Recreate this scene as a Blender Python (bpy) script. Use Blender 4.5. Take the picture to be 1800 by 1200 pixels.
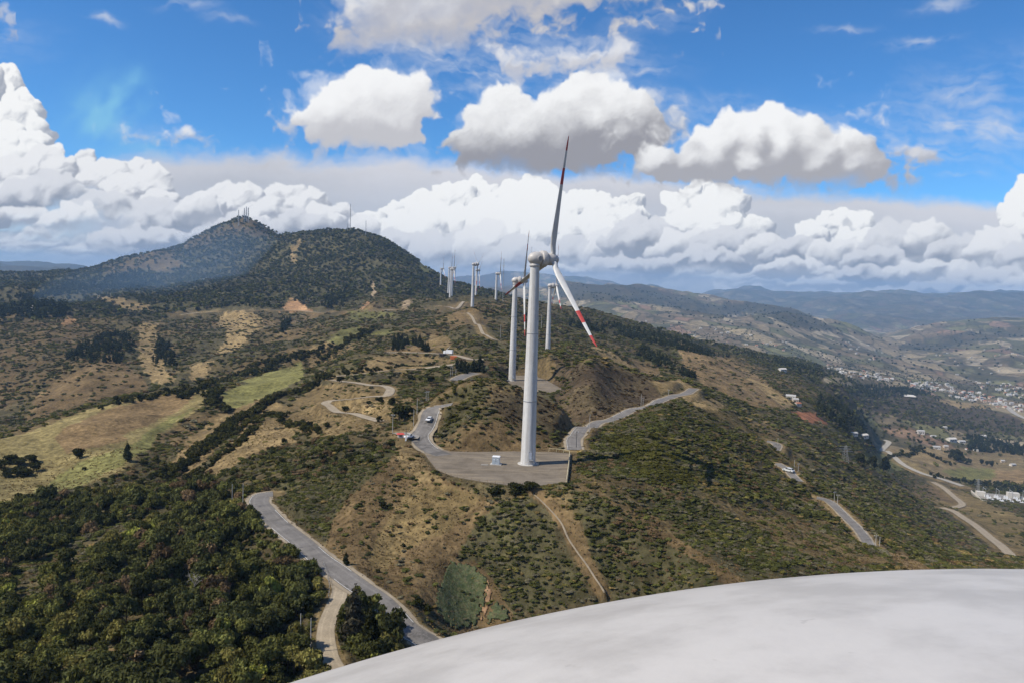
import bpy, bmesh, math, random
import numpy as np
from mathutils import Vector, Matrix, Euler

for o in list(bpy.data.objects):
    bpy.data.objects.remove(o, do_unlink=True)
scene = bpy.context.scene
COL = scene.collection
rng = np.random.default_rng(7)
random.seed(7)

# ------------------------------------------------------------------ camera
# the eye is the origin: X right, Y forward, Z up; units are metres
F = 1386.0                      # focal length in photo pixels (1800 wide)
PITCH = math.radians(4.33)      # looking down
ROLL = math.radians(1.9)
cam_data = bpy.data.cameras.new('camera')
cam_data.sensor_width = 36.0
cam_data.lens = 36.0 * F / 1800.0
cam_data.clip_start = 0.05
cam_data.clip_end = 120000.0
cam = bpy.data.objects.new('camera', cam_data)
COL.objects.link(cam)
cam.rotation_euler = (Matrix.Rotation(math.pi/2 - PITCH, 3, 'X') @ Matrix.Rotation(ROLL, 3, 'Z')).to_euler()
scene.camera = cam

CP, SP, CR, SR = math.cos(PITCH), math.sin(PITCH), math.cos(ROLL), math.sin(ROLL)

def pix_dir(u, v):
    """photo pixel -> (azimuth, tan elevation); works on arrays"""
    a = (np.asarray(u, float) - 900.0) / F
    b = (600.0 - np.asarray(v, float)) / F
    a2 = a * CR - b * SR
    b2 = a * SR + b * CR
    y = CP + b2 * SP
    z = b2 * CP - SP
    return np.arctan2(a2, y), z / np.hypot(a2, y)

def to_pix(x, y, z):
    """world point -> photo pixel"""
    f = y * CP - z * SP
    up = y * SP + z * CP
    f = np.where(f > 1e-3, f, 1e-3)
    a2, b2 = x / f, up / f
    a = a2 * CR + b2 * SR
    b = -a2 * SR + b2 * CR
    return 900.0 + a * F, 600.0 - b * F

# ------------------------------------------------------------------ noise
_perm = np.random.default_rng(11).permutation(4096).astype(np.int64)
_ang = np.random.default_rng(12).uniform(0, 2*np.pi, 4096)
_gx, _gy = np.cos(_ang), np.sin(_ang)

def pnoise(x, y, seed=0):
    ix = np.floor(x).astype(np.int64); iy = np.floor(y).astype(np.int64)
    fx = x - ix; fy = y - iy
    sx = fx*fx*fx*(fx*(fx*6-15)+10); sy = fy*fy*fy*(fy*(fy*6-15)+10)
    def g(i, j, dx, dy):
        h = _perm[(_perm[(i + seed*131) & 4095] + j) & 4095]
        return _gx[h]*dx + _gy[h]*dy
    n00 = g(ix, iy, fx, fy); n10 = g(ix+1, iy, fx-1, fy)
    n01 = g(ix, iy+1, fx, fy-1); n11 = g(ix+1, iy+1, fx-1, fy-1)
    a = n00 + sx*(n10-n00); b = n01 + sx*(n11-n01)
    return 1.4*(a + sy*(b-a))

def fbm(x, y, octaves=5, seed=0, gain=0.5, lac=2.03):
    s = np.zeros_like(np.asarray(x, float)); amp = 1.0; tot = 0
    for k in range(octaves):
        s = s + amp*pnoise(x, y, seed+k*7); tot += amp
        x = x*lac + 17.3; y = y*lac - 9.1; amp *= gain
    return s/tot

def sstep(a, b, x):
    t = np.clip((x-a)/(b-a), 0, 1)
    return t*t*(3-2*t)
# ------------------------------------------------------------------ sky: clouds computed here as a map over azimuth and elevation
def srgb(r, g, b):
    c = np.array([r, g, b], float)/255.0
    return np.where(c <= 0.04045, c/12.92, ((c+0.055)/1.055)**2.4)

def blur(a, s):
    """three box passes"""
    k = max(1, int(round(s))); w = 2*k+1
    for _ in range(3):
        for ax in (0, 1):
            p = np.pad(a, [(k+1, k) if i == ax else (0, 0) for i in (0, 1)], mode='edge')
            c = np.cumsum(p, axis=ax)
            a = (c[w:] - c[:-w])/w if ax == 0 else (c[:, w:] - c[:, :-w])/w
    return a

CU0, CV0, CS = -330, -290, 0.72               # the part of the sky round the view, in photo pixels, and its sampling
CW, CH = int(2460*CS), int(910*CS)
def gnoise(shape, lu, lv, seed):
    """smooth value noise, wavelength in samples"""
    h, w = shape; gh, gw = int(h/lv)+4, int(w/lu)+4
    g = np.random.default_rng(seed).uniform(-1, 1, (gh, gw))
    def taps(a, n_, l):
        f = np.arange(n_)/l+1; i = f.astype(int); t = (f-i)[:, None]; m = len(a)-1
        return (a[np.minimum(i-1, m)]*(1-t)**3+a[np.minimum(i, m)]*(3*t**3-6*t*t+4)+a[np.minimum(i+1, m)]*(-3*t**3+3*t*t+3*t+1)+a[np.minimum(i+2, m)]*t**3)/6
    return (1.9*taps(taps(g, h, lv).T.copy(), w, lu).T).astype(np.float32)
def gfbm(shape, lu, lv, octaves, seed, gain=.55, billow=False):
    s = 0; a = 1.0; tot = 0
    for k in range(octaves):
        q = gnoise(shape, max(lu/2**k, 1.2), max(lv/2**k, 1.2), seed*97+k)
        s = s+a*((1-2.2*np.abs(q)) if billow else q); tot += a; a *= gain
    return s/tot
def make_clouds():
    crng = np.random.default_rng(5)
    vi, ui = np.mgrid[0:CH, 0:CW].astype(np.float32)
    uu = CU0+ui/CS; vv = CV0+vi/CS
    hz = 495 + (uu-900)*0.0332                 # horizon line
    RGB = np.zeros((CH, CW, 3), np.float32); AL = np.zeros((CH, CW), np.float32)
    def over(c, a, sl=(slice(None), slice(None))):
        A0 = AL[sl]; a0 = a[..., None]
        RGB[sl] = c*a0 + RGB[sl]*(1-a0)
        AL[sl] = a + A0*(1-a)
    S0 = (CH, CW)
    n1 = gfbm(S0, 150*CS, 110*CS, 6, 21); n2 = gfbm(S0, 46*CS, 40*CS, 5, 33)
    fineA = gfbm(S0, 13*CS, 12*CS, 3, 60); fineB = gfbm(S0, 30*CS, 26*CS, 4, 70)
    bil = gfbm(S0, 44*CS, 36*CS, 5, 90, .58, True)
    # thin milky air low over the horizon
    low = np.clip(1-(hz-vv)/150.0, 0, 1)
    over(srgb(200, 211, 224), (0.86*low**1.2).astype(np.float32))
    # cirrus veils and wisps
    W_ = np.zeros_like(uu)
    def wisp(cu, cv, ru, rv, ang, strength, f=1.0):
        ca, sa = abs(math.cos(math.radians(ang))), abs(math.sin(math.radians(ang)))
        Ru, Rv = 1.6*(ru*ca+rv*sa)+20, 1.6*(ru*sa+rv*ca)+20
        sl = (slice(max(0, int((cv-Rv-CV0)*CS)), max(0, int((cv+Rv-CV0)*CS))), slice(max(0, int((cu-Ru-CU0)*CS)), max(0, int((cu+Ru-CU0)*CS))))
        U, V = uu[sl], vv[sl]
        if U.size == 0: return
        c, s = math.cos(math.radians(ang)), math.sin(math.radians(ang))
        du = (U-cu)*c+(V-cv)*s; dv = -(U-cu)*s+(V-cv)*c
        du2 = du+14*n2[sl]; dv2 = dv+9*n2[sl]+8*n1[sl]
        tex = 0.42+0.95*fbm(du2/(64*f)+cu, dv2/(14*f), 4, int(cu) % 37)+0.45*fineB[sl]+.2*fineA[sl]
        m = np.exp(-((du/ru)**2+(dv2/rv)**2)*1.3)
        W_[sl] = np.maximum(W_[sl], np.clip(m*tex*strength, 0, 1))
    for w in ((1480, 235, 330, 34, 9, .62), (1720, 225, 160, 40, 8, .8), (1700, 165, 110, 48, -8, .55), (1250, 185, 190, 24, 6, .42),
              (990, 110, 150, 30, 4, 1.15), (840, 135, 120, 34, 12, .85), (1010, 85, 110, 26, 0, .85), (1130, 130, 70, 14, -4, .8),
              (760, 95, 100, 30, 20, .8), (900, 165, 130, 16, 5, .6), (330, 12, 46, 8, 0, .75), (395, 30, 36, 8, 8, .6), (182, 33, 30, 8, 12, .8),
              (1620, 70, 60, 9, -5, .8), (1480, 48, 50, 6, 0, .7), (1670, 5, 60, 10, -10, .8), (1700, 316, 40, 5, -2, .9), (1640, 160, 60, 30, 40, .3),
              (290, 245, 75, 22, 8, .45), (230, 232, 45, 16, 0, .55), (560, 210, 60, 20, 30, .4), (735, 255, 30, 22, 70, .5), (480, 272, 70, 12, 8, .9),
              (1170, 215, 50, 22, 20, .6), (1180, 290, 60, 14, 0, .7), (620, 60, 60, 26, 30, .6), (900, 60, 120, 22, 5, .7), (1130, 40, 80, 18, -10, .6),
              (-120, 60, 160, 40, 5, .6), (1950, 120, 180, 36, 6, .6), (1930, 250, 120, 26, 4, .6), (700, -120, 300, 60, 2, .6), (1500, -140, 200, 40, -5, .5), (150, -160, 160, 30, 8, .4)):
        wisp(*w)
    over(srgb(226, 229, 235), (W_*0.85).astype(np.float32))
    # thin turquoise smoke drifting up from the hillside fire
    W_[:] = 0
    for w in ((190, 195, 70, 50, -50, 1.5), (225, 150, 34, 32, -60, 1.3), (160, 215, 46, 50, -60, 1.2), (240, 265, 110, 28, 5, .8)): wisp(*w)
    over(srgb(140, 205, 236), (blur(np.clip(W_, 0, .85), 3)*.95).astype(np.float32))
    # the long pale sheet of stratus
    pu = [-330, 0, 130, 200, 440, 480, 560, 700, 820, 1000, 1130, 1300, 1500, 1650, 1800, 2130]
    pv = [318, 333, 308, 272, 258, 256, 275, 278, 284, 304, 304, 322, 338, 348, 358, 376]
    top = np.interp(uu, pu, pv)
    str_ = gfbm(S0, 260*CS, 30*CS, 6, 44)
    sh = sstep(-9, 26, vv-top+9*n1+12*str_+5*fineB)*np.clip((uu+40)/240.0, 0, 1)
    t_ = np.clip((vv-top)/110, 0, 1)[..., None]
    tone = (1+0.10*str_+0.05*n1)[..., None]
    over((srgb(222, 220, 223)*(1-t_)+srgb(192, 198, 210)*t_)*tone, (0.97*sh).astype(np.float32))
    # mottled deck of far cloud down to the horizon, lit like a height field
    dk = gfbm(S0, 95*CS, 30*CS, 6, 51, .6, True)+.5*gfbm(S0, 200*CS, 50*CS, 3, 52)
    gy, gx = np.gradient(blur(dk, 1))
    em = np.clip(.5+2.0*(-gx*-.55-gy*-.85)*4.0*-1+.30*dk, 0, 1)[..., None]
    d_top = np.interp(uu, [-330, 0, 200, 500, 700, 900, 1300, 1800, 2130], [400, 408, 420, 412, 430, 440, 455, 452, 460])
    da = sstep(-16, 26, vv-d_top+26*dk)*sstep(-.75, .0, dk+np.where(uu > 1000, .5, .05+0*uu)+.4*sstep(60, 10, hz-vv))
    over(srgb(174, 181, 194)*(1-em)+srgb(240, 241, 244)*em, (.92*da*(1-.75*sstep(36, 4, hz-vv+np.where(uu > 1250, 40, 0)))).astype(np.float32))

    Lx, Ly, Lz = -0.58, 0.76, 0.30
    def cumulus(lobes, base, white=(252, 252, 252), grey=(168, 166, 172), soft=5.0, kids=(26, 9), grey_pow=1.0, flat=14., opaque=1.0, ragged=.5, smooth=1.0, shift=0.0, detail=1.0):
        m = 60
        u0 = max(min(l[0]-l[2] for l in lobes)-m, CU0); u1 = min(max(l[0]+l[2] for l in lobes)+m, CU0+CW/CS)
        v0 = max(min(l[1]-l[3] for l in lobes)-m, CV0); v1 = min(max(max(l[1]+l[3] for l in lobes), base)+m, CV0+CH/CS)
        if u1-u0 < 8 or v1-v0 < 8: return
        r0, r1, c0, c1 = int((v0-CV0)*CS), int((v1-CV0)*CS), int((u0-CU0)*CS), int((u1-CU0)*CS)
        sl = (slice(r0, r1), slice(c0, c1))
        U, V = uu[sl], vv[sl]
        H = np.full(U.shape, -1e3, np.float32)
        balls = []
        for (cu, cv, ru, rv) in lobes:
            balls.append((cu, cv, 0.0, ru, rv))
            for _ in range(kids[0]):
                z = crng.uniform(-0.1, 1); a = crng.uniform(0, 2*np.pi); q = math.sqrt(max(0, 1-z*z))
                px, py, pz = cu+ru*q*math.cos(a), cv-rv*q*math.sin(a), 0.6*ru*z
                if py > base-8: continue
                s = crng.uniform(.20, .50)*min(ru, rv)
                balls.append((px, py, pz, s*1.15, s))
                for _ in range(kids[1]):
                    z2 = crng.uniform(0, 1); a2 = crng.uniform(0, 2*np.pi); q2 = math.sqrt(1-z2*z2)
                    s2 = s*crng.uniform(.22, .5)
                    qy = py-s*q2*math.sin(a2)
                    if qy > base-4: continue
                    balls.append((px+s*q2*math.cos(a2), qy, pz+s*z2, s2*1.1, s2))
        for (cu, cv, cz, ru, rv) in balls:
            i0, i1 = int((cv-rv-CV0)*CS)-r0-1, int((cv+rv-CV0)*CS)-r0+2; j0, j1 = int((cu-ru-CU0)*CS)-c0-1, int((cu+ru-CU0)*CS)-c0+2
            i0, j0 = max(i0, 0), max(j0, 0)
            if i1 <= i0 or j1 <= j0: continue
            du = (U[i0:i1, j0:j1]-cu)/ru; dv = (V[i0:i1, j0:j1]-cv)/rv
            d2 = du*du+dv*dv
            h = np.where(d2 < 1, cz+min(ru, rv)*np.sqrt(np.maximum(0, 1-d2)), -1e3)
            np.maximum(H[i0:i1, j0:j1], h, out=H[i0:i1, j0:j1])
        inside = (H > -500).astype(np.float32)
        hmax = max(min(l[2], l[3]) for l in lobes)
        Hc = np.where(inside > 0, H, -6.0)*CS
        nn1, nn2, fA, fB, bb = n1[sl], n2[sl], fineA[sl], fineB[sl], bil[sl]
        Hs = blur(Hc, 1.0*smooth)+(1.0*fA+2.2*fB+5.0*bb*min(1, hmax/40))*smooth*CS
        big = blur(Hc, max(4, hmax*.25*CS)); mid_ = blur(Hc, max(2, hmax*.09*CS*smooth))+4.0*bb*CS
        def lit(h, k):
            gy, gx = np.gradient(h)
            nx, ny = -gx*k, gy*k
            return (nx*Lx+ny*Ly+Lz)/np.sqrt(nx*nx+ny*ny+1)
        l1 = lit(Hs, .42/smooth); l2 = lit(mid_, .75/smooth); l3 = lit(big, 1.3)
        topv = min(l[1]-l[3] for l in lobes)
        hgt = np.clip((base-V)/max(20., base-topv), 0, 1)
        s_ = (0.20*l1+0.24*l2)*detail*(.8 if smooth > 1.6 else 1.15)+0.40*l3+0.26*nn1+.10*bb+.06*nn2+.045*fA+shift
        s_ = s_+(hgt**grey_pow-0.5)*0.95+0.05*fB
        s_ = sstep(-0.34, 0.80, s_)[..., None]
        col = srgb(*grey)*(1-s_)+srgb(*white)*s_
        # edges: crisp billows above, ragged and thinning below
        core = np.clip(blur(inside, max(3, (7+soft*1.9)*CS))*1.7-.7, 0, 1)
        e = blur(inside, max(1, soft*.95*CS))+ragged*(0.34*fB+0.26*fA+0.20*nn2+.12*bb)*(.62+.9*(1-hgt))*(1-.95*core)
        a = sstep(.30, .30+0.095*soft+.10, e)
        a = a*(1-sstep(base-flat, base+flat*.6, V+16*nn2+10*fB+30*nn1))
        over(col, (np.clip(a, 0, 1)*opaque).astype(np.float32), sl)

    def tilt(u): return (u-900)*0.0332
    # small far heaps stacked down to the horizon
    for dv, n_, ru, rv in ((-74, 40, (26, 70), (12, 24)), (-56, 46, (24, 64), (9, 20)), (-40, 50, (22, 60), (7, 15)), (-25, 50, (20, 56), (5, 11))):
        for u in np.linspace(-320, 2120, n_):
            u = u+crng.uniform(-30, 30); b = 495+tilt(u)+dv+crng.uniform(-10, 10)+(12 if u > 1250 else 0)
            if u < 200 and crng.uniform() < .55: continue
            a_, c_ = crng.uniform(*ru), crng.uniform(*rv); w_ = crng.uniform(0, 1)
            cumulus([(u, b-c_*.4, a_, c_), (u+a_*crng.uniform(-.7, .7), b-c_*.9, a_*.5, c_*.8)], b+4, white=(232+16*w_, 234+15*w_, 238+12*w_), grey=(172+14*w_, 178+14*w_, 190+10*w_), soft=3.5, kids=(9, 4), flat=8, ragged=1.0, opaque=.88, smooth=1.4)
    # far bank: tall white heads
    heads = [
     [(655, 398, 24, 22), (692, 392, 26, 26), (640, 420, 30, 26), (700, 425, 50, 40)],
     [(745, 385, 36, 34), (792, 368, 40, 38), (836, 356, 38, 34), (868, 375, 34, 36), (800, 415, 80, 50), (730, 430, 60, 40)],
     [(915, 335, 28, 22), (925, 362, 42, 40), (884, 395, 46, 46), (960, 395, 40, 46), (920, 425, 70, 50)],
     [(1014, 368, 24, 24), (1040, 388, 38, 34), (1100, 376, 32, 28), (985, 410, 46, 44), (1070, 415, 66, 48)],
     [(1238, 352, 38, 28), (1272, 362, 36, 30), (1212, 374, 36, 34), (1250, 400, 62, 50), (1300, 420, 50, 36)],
     [(1486, 402, 32, 24), (1516, 408, 30, 22), (1460, 420, 44, 30), (1530, 430, 56, 30)],
     [(1798, 372, 26, 26), (1808, 402, 36, 36), (1850, 380, 60, 60), (1940, 350, 80, 80), (2050, 380, 90, 70)],
     [(8, 158, 28, 32), (14, 205, 46, 46), (-8, 260, 78, 66), (-90, 240, 90, 110), (62, 262, 26, 26), (94, 288, 26, 24), (-200, 280, 110, 90)],
     [(150, 283, 13, 18), (132, 312, 44, 32), (185, 318, 40, 30), (228, 312, 34, 24), (252, 342, 46, 36), (60, 318, 64, 44)],
     [(392, 356, 26, 24), (430, 360, 32, 26), (366, 376, 32, 26), (502, 352, 32, 24), (545, 366, 34, 26), (470, 386, 46, 30), (585, 388, 36, 26)],
    ]
    for n_, h in enumerate(heads):
        soft_ = n_ >= 8
        for l in sorted(h, key=lambda q: q[1]-q[3]*.3):
            for k_ in range(2):              # each head is a heap of its own, with a smaller one leaning on it
                q = l if k_ == 0 else (l[0]+l[2]*crng.uniform(-.75, .75), l[1]+l[3]*crng.uniform(.15, .5), l[2]*crng.uniform(.45, .65), l[3]*crng.uniform(.45, .65))
                cumulus([q], q[1]+q[3]*.9+4, white=(246, 246, 247) if soft_ else (255, 255, 254), grey=(172, 176, 187) if soft_ else (168, 174, 187), soft=3.0 if soft_ else 2.0, kids=(38, 12), ragged=.7, flat=20, shift=-.34, smooth=1.0, detail=2.0, grey_pow=.8)
    # greyer heaps in front, lower
    mids = [(70, 345, 90, 34, 0), (190, 372, 80, 30, 0), (40, 385, 60, 22, 1), (120, 392, 70, 24, 1), (300, 392, 90, 30, 0), (420, 410, 80, 26, 0), (250, 425, 110, 22, 0), (350, 372, 40, 24, 1), (530, 400, 60, 26, 0),
            (630, 428, 46, 26, 1), (700, 440, 60, 30, 0), (640, 402, 26, 20, 1), (780, 446, 80, 34, 0), (850, 430, 50, 34, 1), (905, 452, 60, 30, 0), (1010, 452, 80, 28, 0), (1090, 440, 60, 30, 1),
            (1130, 424, 80, 36, 0), (1200, 440, 60, 30, 1), (1290, 432, 66, 30, 0), (1350, 442, 60, 28, 1), (1410, 450, 70, 26, 0), (1240, 462, 90, 22, 0), (1480, 452, 60, 28, 1),
            (1590, 428, 66, 36, 0), (1640, 418, 40, 28, 1), (1545, 462, 70, 24, 0), (1690, 445, 66, 30, 0), (1760, 440, 60, 34, 1), (1830, 450, 80, 34, 0), (1930, 450, 80, 40, 1), (2030, 450, 80, 40, 0),
            (1400, 478, 90, 18, 1), (1520, 488, 90, 18, 0), (1640, 482, 100, 22, 1), (1740, 492, 90, 22, 0), (1100, 470, 90, 18, 0), (960, 478, 80, 14, 1), (1830, 500, 90, 22, 1), (1660, 512, 90, 16, 0), (1450, 500, 70, 13, 1), (1560, 516, 70, 12, 0), (1760, 520, 80, 16, 1),
            (-80, 390, 90, 40, 0), (-200, 400, 90, 40, 1), (-280, 360, 80, 60, 0)]
    for (u, v, ru, rv, k) in mids:
        cumulus([(u, v, ru*.72, rv), (u-ru*.5, v+rv*.25, ru*.42, rv*.7), (u+ru*.5, v+rv*.2, ru*.44, rv*.72)], v+rv*.75, white=((232, 233, 237), (248, 248, 249))[k], grey=((152, 158, 171), (172, 177, 188))[k], soft=3.6, kids=(28, 9), flat=18, ragged=1.0, opaque=.94, smooth=1.15)
    # the separate fair-weather clouds
    def fair(lobes, base, halo=True, **kw):
        if halo:      # torn, see-through fringe round the dense heap
            k2 = dict(kw); k2.update(soft=11, ragged=3.0, opaque=.55, kids=(10, 4), smooth=2.6)
            cumulus([(a, b-1, c*1.10+5, d*1.12+4) for a, b, c, d in lobes], base+12, **k2)
        cumulus(lobes, base, **kw)
    fair([(600, 205, 62, 46), (650, 180, 50, 44), (690, 172, 40, 34), (722, 180, 30, 40), (660, 220, 76, 40), (560, 205, 36, 26), (690, 235, 44, 26)], 266, white=(253, 253, 253), grey=(202, 201, 205), soft=5, kids=(22, 7), flat=22, ragged=1.4, smooth=2.0)
    fair([(895, 180, 30, 26), (868, 205, 42, 34), (850, 240, 50, 40), (1032, 172, 44, 38), (985, 205, 56, 40), (1085, 198, 56, 38), (940, 235, 90, 54), (1040, 235, 110, 52), (1120, 228, 54, 34), (850, 268, 50, 26), (960, 275, 110, 24)], 300, white=(252, 252, 252), grey=(158, 157, 163), soft=4.5, kids=(20, 6), grey_pow=1.35, flat=22, ragged=1.4, smooth=2.0)
    fair([(1310, 235, 62, 38), (1372, 228, 54, 34), (1265, 260, 60, 34), (1420, 250, 48, 34), (1490, 262, 46, 30), (1340, 280, 130, 40), (1200, 292, 70, 26), (1450, 292, 90, 30), (1525, 290, 34, 20)], 328, white=(253, 253, 253), grey=(176, 175, 180), soft=4.5, kids=(20, 6), grey_pow=1.15, flat=22, ragged=1.4, smooth=2.0)
    fair([(680, 20, 76, 52), (760, 20, 90, 58), (640, 40, 46, 34), (850, 0, 90, 44), (960, -10, 90, 36), (1060, -20, 80, 30), (740, -50, 120, 60), (900, -70, 160, 60), (1110, -45, 90, 40)], 82, white=(246, 246, 247), grey=(196, 194, 198), soft=9, kids=(16, 5), flat=40, ragged=2.2, smooth=2.6)
    fair([(316, 238, 30, 16), (300, 240, 18, 12)], 256, white=(244, 244, 245), grey=(206, 206, 210), soft=7, kids=(14, 5), flat=8, ragged=1.2)
    fair([(240, 232, 22, 11), (260, 236, 14, 8)], 246, white=(236, 237, 240), grey=(206, 208, 214), soft=8, kids=(12, 5), flat=8, ragged=1.4, opaque=.7)
    fair([(1572, 262, 20, 13), (1618, 275, 20, 14)], 292, white=(224, 224, 228), grey=(190, 190, 196), soft=7, kids=(14, 5), flat=10, ragged=1.4, opaque=.8)
    fair([(1000, 102, 80, 20), (1060, 96, 56, 14), (940, 110, 50, 16)], 134, white=(236, 236, 239), grey=(206, 205, 210), soft=11, kids=(10, 4), flat=16, ragged=2.0, opaque=.75)
    fair([(1990, 60, 100, 40), (2060, 30, 80, 40)], 95, white=(250, 250, 250), grey=(180, 178, 184), soft=6, kids=(22, 8), flat=18)
    fair([(-180, 30, 100, 40), (-120, 10, 80, 40)], 65, white=(250, 250, 250), grey=(180, 178, 184), soft=6, kids=(22, 8), flat=18)
    return RGB, AL

AZ_HALF, EL0, EL1 = math.radians(42.0), math.radians(-4.0), math.radians(27.0)
SKW, SKH = 1900, 700
def cloud_map():
    RGB, AL = make_clouds()
    el, az = np.meshgrid(np.linspace(EL0, EL1, SKH), np.linspace(-AZ_HALF, AZ_HALF, SKW), indexing='ij')
    x, y, z = np.sin(az)*np.cos(el), np.cos(az)*np.cos(el), np.sin(el)
    u, v = to_pix(x, y, z)
    # a light curl on every outline
    S1 = u.shape
    u2 = u+9*gfbm(S1, 60, 54, 3, 80)+8*gfbm(S1, 20, 18, 4, 81)+2.5*gfbm(S1, 7, 7, 2, 84); v2 = v+7*gfbm(S1, 60, 54, 3, 82)+7*gfbm(S1, 20, 18, 4, 83)+2.5*gfbm(S1, 7, 7, 2, 85)
    fu = np.clip((u2-CU0)*CS, 0, CW-1.01); fv = np.clip((v2-CV0)*CS, 0, CH-1.01)
    i = fv.astype(int); j = fu.astype(int); a = (fv-i)[..., None]; b = (fu-j)[..., None]
    S = np.concatenate([RGB, AL[..., None]], -1)
    out = (S[i, j]*(1-b)+S[i, j+1]*b)*(1-a)+(S[i+1, j]*(1-b)+S[i+1, j+1]*b)*a
    fade = 1-sstep(math.radians(23.5), math.radians(26.5), el)[..., None]
    out = out*fade
    return out.astype(np.float32)          # premultiplied

#BPY ---------------------------------------------------------------- world, sun, exposure
SUN_DIR = Vector((-0.635, -0.225, 0.740)).normalized()        # towards the sun: from the left, a little behind
SUN_ELEV = math.asin(SUN_DIR.z)
SKY_STRENGTH = 0.135
world = bpy.data.worlds.new('World'); scene.world = world
world.use_nodes = True
wn, wl = world.node_tree.nodes, world.node_tree.links
wn.clear()
def wnode(t, **k):
    nd = wn.new(t)
    for a_, b_ in k.items(): setattr(nd, a_, b_)
    return nd
def wmath(op, a_, b_=None, c_=None, clamp=False):
    nd = wnode('ShaderNodeMath', operation=op, use_clamp=clamp)
    for i_, x_ in enumerate((a_, b_, c_)):
        if x_ is None: continue
        if isinstance(x_, (int, float)): nd.inputs[i_].default_value = x_
        else: wl.new(x_, nd.inputs[i_])
    return nd.outputs[0]
sky = wnode('ShaderNodeTexSky', sky_type='NISHITA', sun_disc=False)
sky.sun_elevation = SUN_ELEV
sky.sun_rotation = math.atan2(SUN_DIR.x, SUN_DIR.y)
sky.altitude = 2700.0; sky.air_density = 1.0; sky.dust_density = 0.25; sky.ozone_density = 3.0
tc = wnode('ShaderNodeTexCoord')
sep = wnode('ShaderNodeSeparateXYZ'); wl.new(tc.outputs['Generated'], sep.inputs[0])
X_, Y_, Z_ = sep.outputs
az = wmath('ARCTAN2', X_, Y_); el = wmath('ARCSINE', Z_)
cu = wmath('MULTIPLY_ADD', az, 0.5/AZ_HALF, 0.5)
cv = wmath('MULTIPLY_ADD', el, 1.0/(EL1-EL0), -EL0/(EL1-EL0), clamp=True)
comb = wnode('ShaderNodeCombineXYZ'); wl.new(cu, comb.inputs[0]); wl.new(cv, comb.inputs[1])
cmap = cloud_map()
img = bpy.data.images.new('cloud_cover', SKW, SKH, alpha=True, float_buffer=True)
img.colorspace_settings.name = 'Linear Rec.709'
img.alpha_mode = 'CHANNEL_PACKED'
img.pixels.foreach_set(np.ascontiguousarray(cmap).ravel())
img.update(); img.pack()
ctex = wnode('ShaderNodeTexImage', interpolation='Linear', extension='MIRROR'); ctex.image = img
wl.new(comb.outputs[0], ctex.inputs['Vector'])
# scattered cloud over the rest of the sky, above the part computed in detail
dome = wnode('ShaderNodeVectorMath', operation='DIVIDE')
zz = wmath('MAXIMUM', Z_, 0.12)
cz = wnode('ShaderNodeCombineXYZ')
for i_ in range(3): wl.new(zz, cz.inputs[i_])
wl.new(tc.outputs['Generated'], dome.inputs[0]); wl.new(cz.outputs[0], dome.inputs[1])
ns = wnode('ShaderNodeTexNoise'); ns.inputs['Scale'].default_value = 1.6; ns.inputs['Detail'].default_value = 9; ns.inputs['Roughness'].default_value = .58
wl.new(dome.outputs[0], ns.inputs['Vector'])
mr = wnode('ShaderNodeMapRange', interpolation_type='SMOOTHSTEP'); mr.inputs[1].default_value = .53; mr.inputs[2].default_value = .66
wl.new(ns.outputs['Fac'], mr.inputs[0])
hi = wnode('ShaderNodeMapRange', interpolation_type='SMOOTHSTEP'); hi.inputs[1].default_value = math.radians(23.5); hi.inputs[2].default_value = math.radians(30)
wl.new(el, hi.inputs[0])
hi_a = wmath('MULTIPLY', mr.outputs[0], hi.outputs[0])
EXPOSURE = 0.12
gam = wnode('ShaderNodeHueSaturation'); gam.inputs['Saturation'].default_value = 1.08; gam.inputs['Value'].default_value = 1.0
wl.new(sky.outputs[0], gam.inputs['Color'])
skyc = wnode('ShaderNodeVectorMath', operation='MULTIPLY'); wl.new(gam.outputs[0], skyc.inputs[0]); skyc.inputs[1].default_value = (0.47, 0.82, 1.03)   # clear mountain air: deep blue
mixh = wnode('ShaderNodeMix', data_type='RGBA'); wl.new(hi_a, mixh.inputs[0]); wl.new(skyc.outputs[0], mixh.inputs[6])
mixh.inputs[7].default_value = (0.70/SKY_STRENGTH, 0.71/SKY_STRENGTH, 0.73/SKY_STRENGTH, 1)
inv = wmath('SUBTRACT', 1.0, ctex.outputs['Alpha'])
back_ = wnode('ShaderNodeVectorMath', operation='SCALE'); wl.new(mixh.outputs[2], back_.inputs[0]); wl.new(inv, back_.inputs['Scale'])
cl = wnode('ShaderNodeVectorMath', operation='SCALE'); wl.new(ctex.outputs['Color'], cl.inputs[0]); cl.inputs['Scale'].default_value = 0.90/SKY_STRENGTH
add = wnode('ShaderNodeVectorMath', operation='ADD'); wl.new(back_.outputs[0], add.inputs[0]); wl.new(cl.outputs[0], add.inputs[1])
bg = wnode('ShaderNodeBackground'); wl.new(add.outputs[0], bg.inputs['Color']); bg.inputs['Strength'].default_value = SKY_STRENGTH
out_w = wnode('ShaderNodeOutputWorld'); wl.new(bg.outputs[0], out_w.inputs['Surface'])
world.cycles.sampling_method = 'MANUAL'; world.cycles.sample_map_resolution = 512

sun_data = bpy.data.lights.new('sun', 'SUN'); sun_data.energy = 4.9; sun_data.angle = math.radians(0.53); sun_data.color = (1.0, 0.925, 0.80)
sun = bpy.data.objects.new('sun', sun_data); COL.objects.link(sun)
sun.rotation_euler = SUN_DIR.to_track_quat('Z', 'Y').to_euler()

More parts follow.
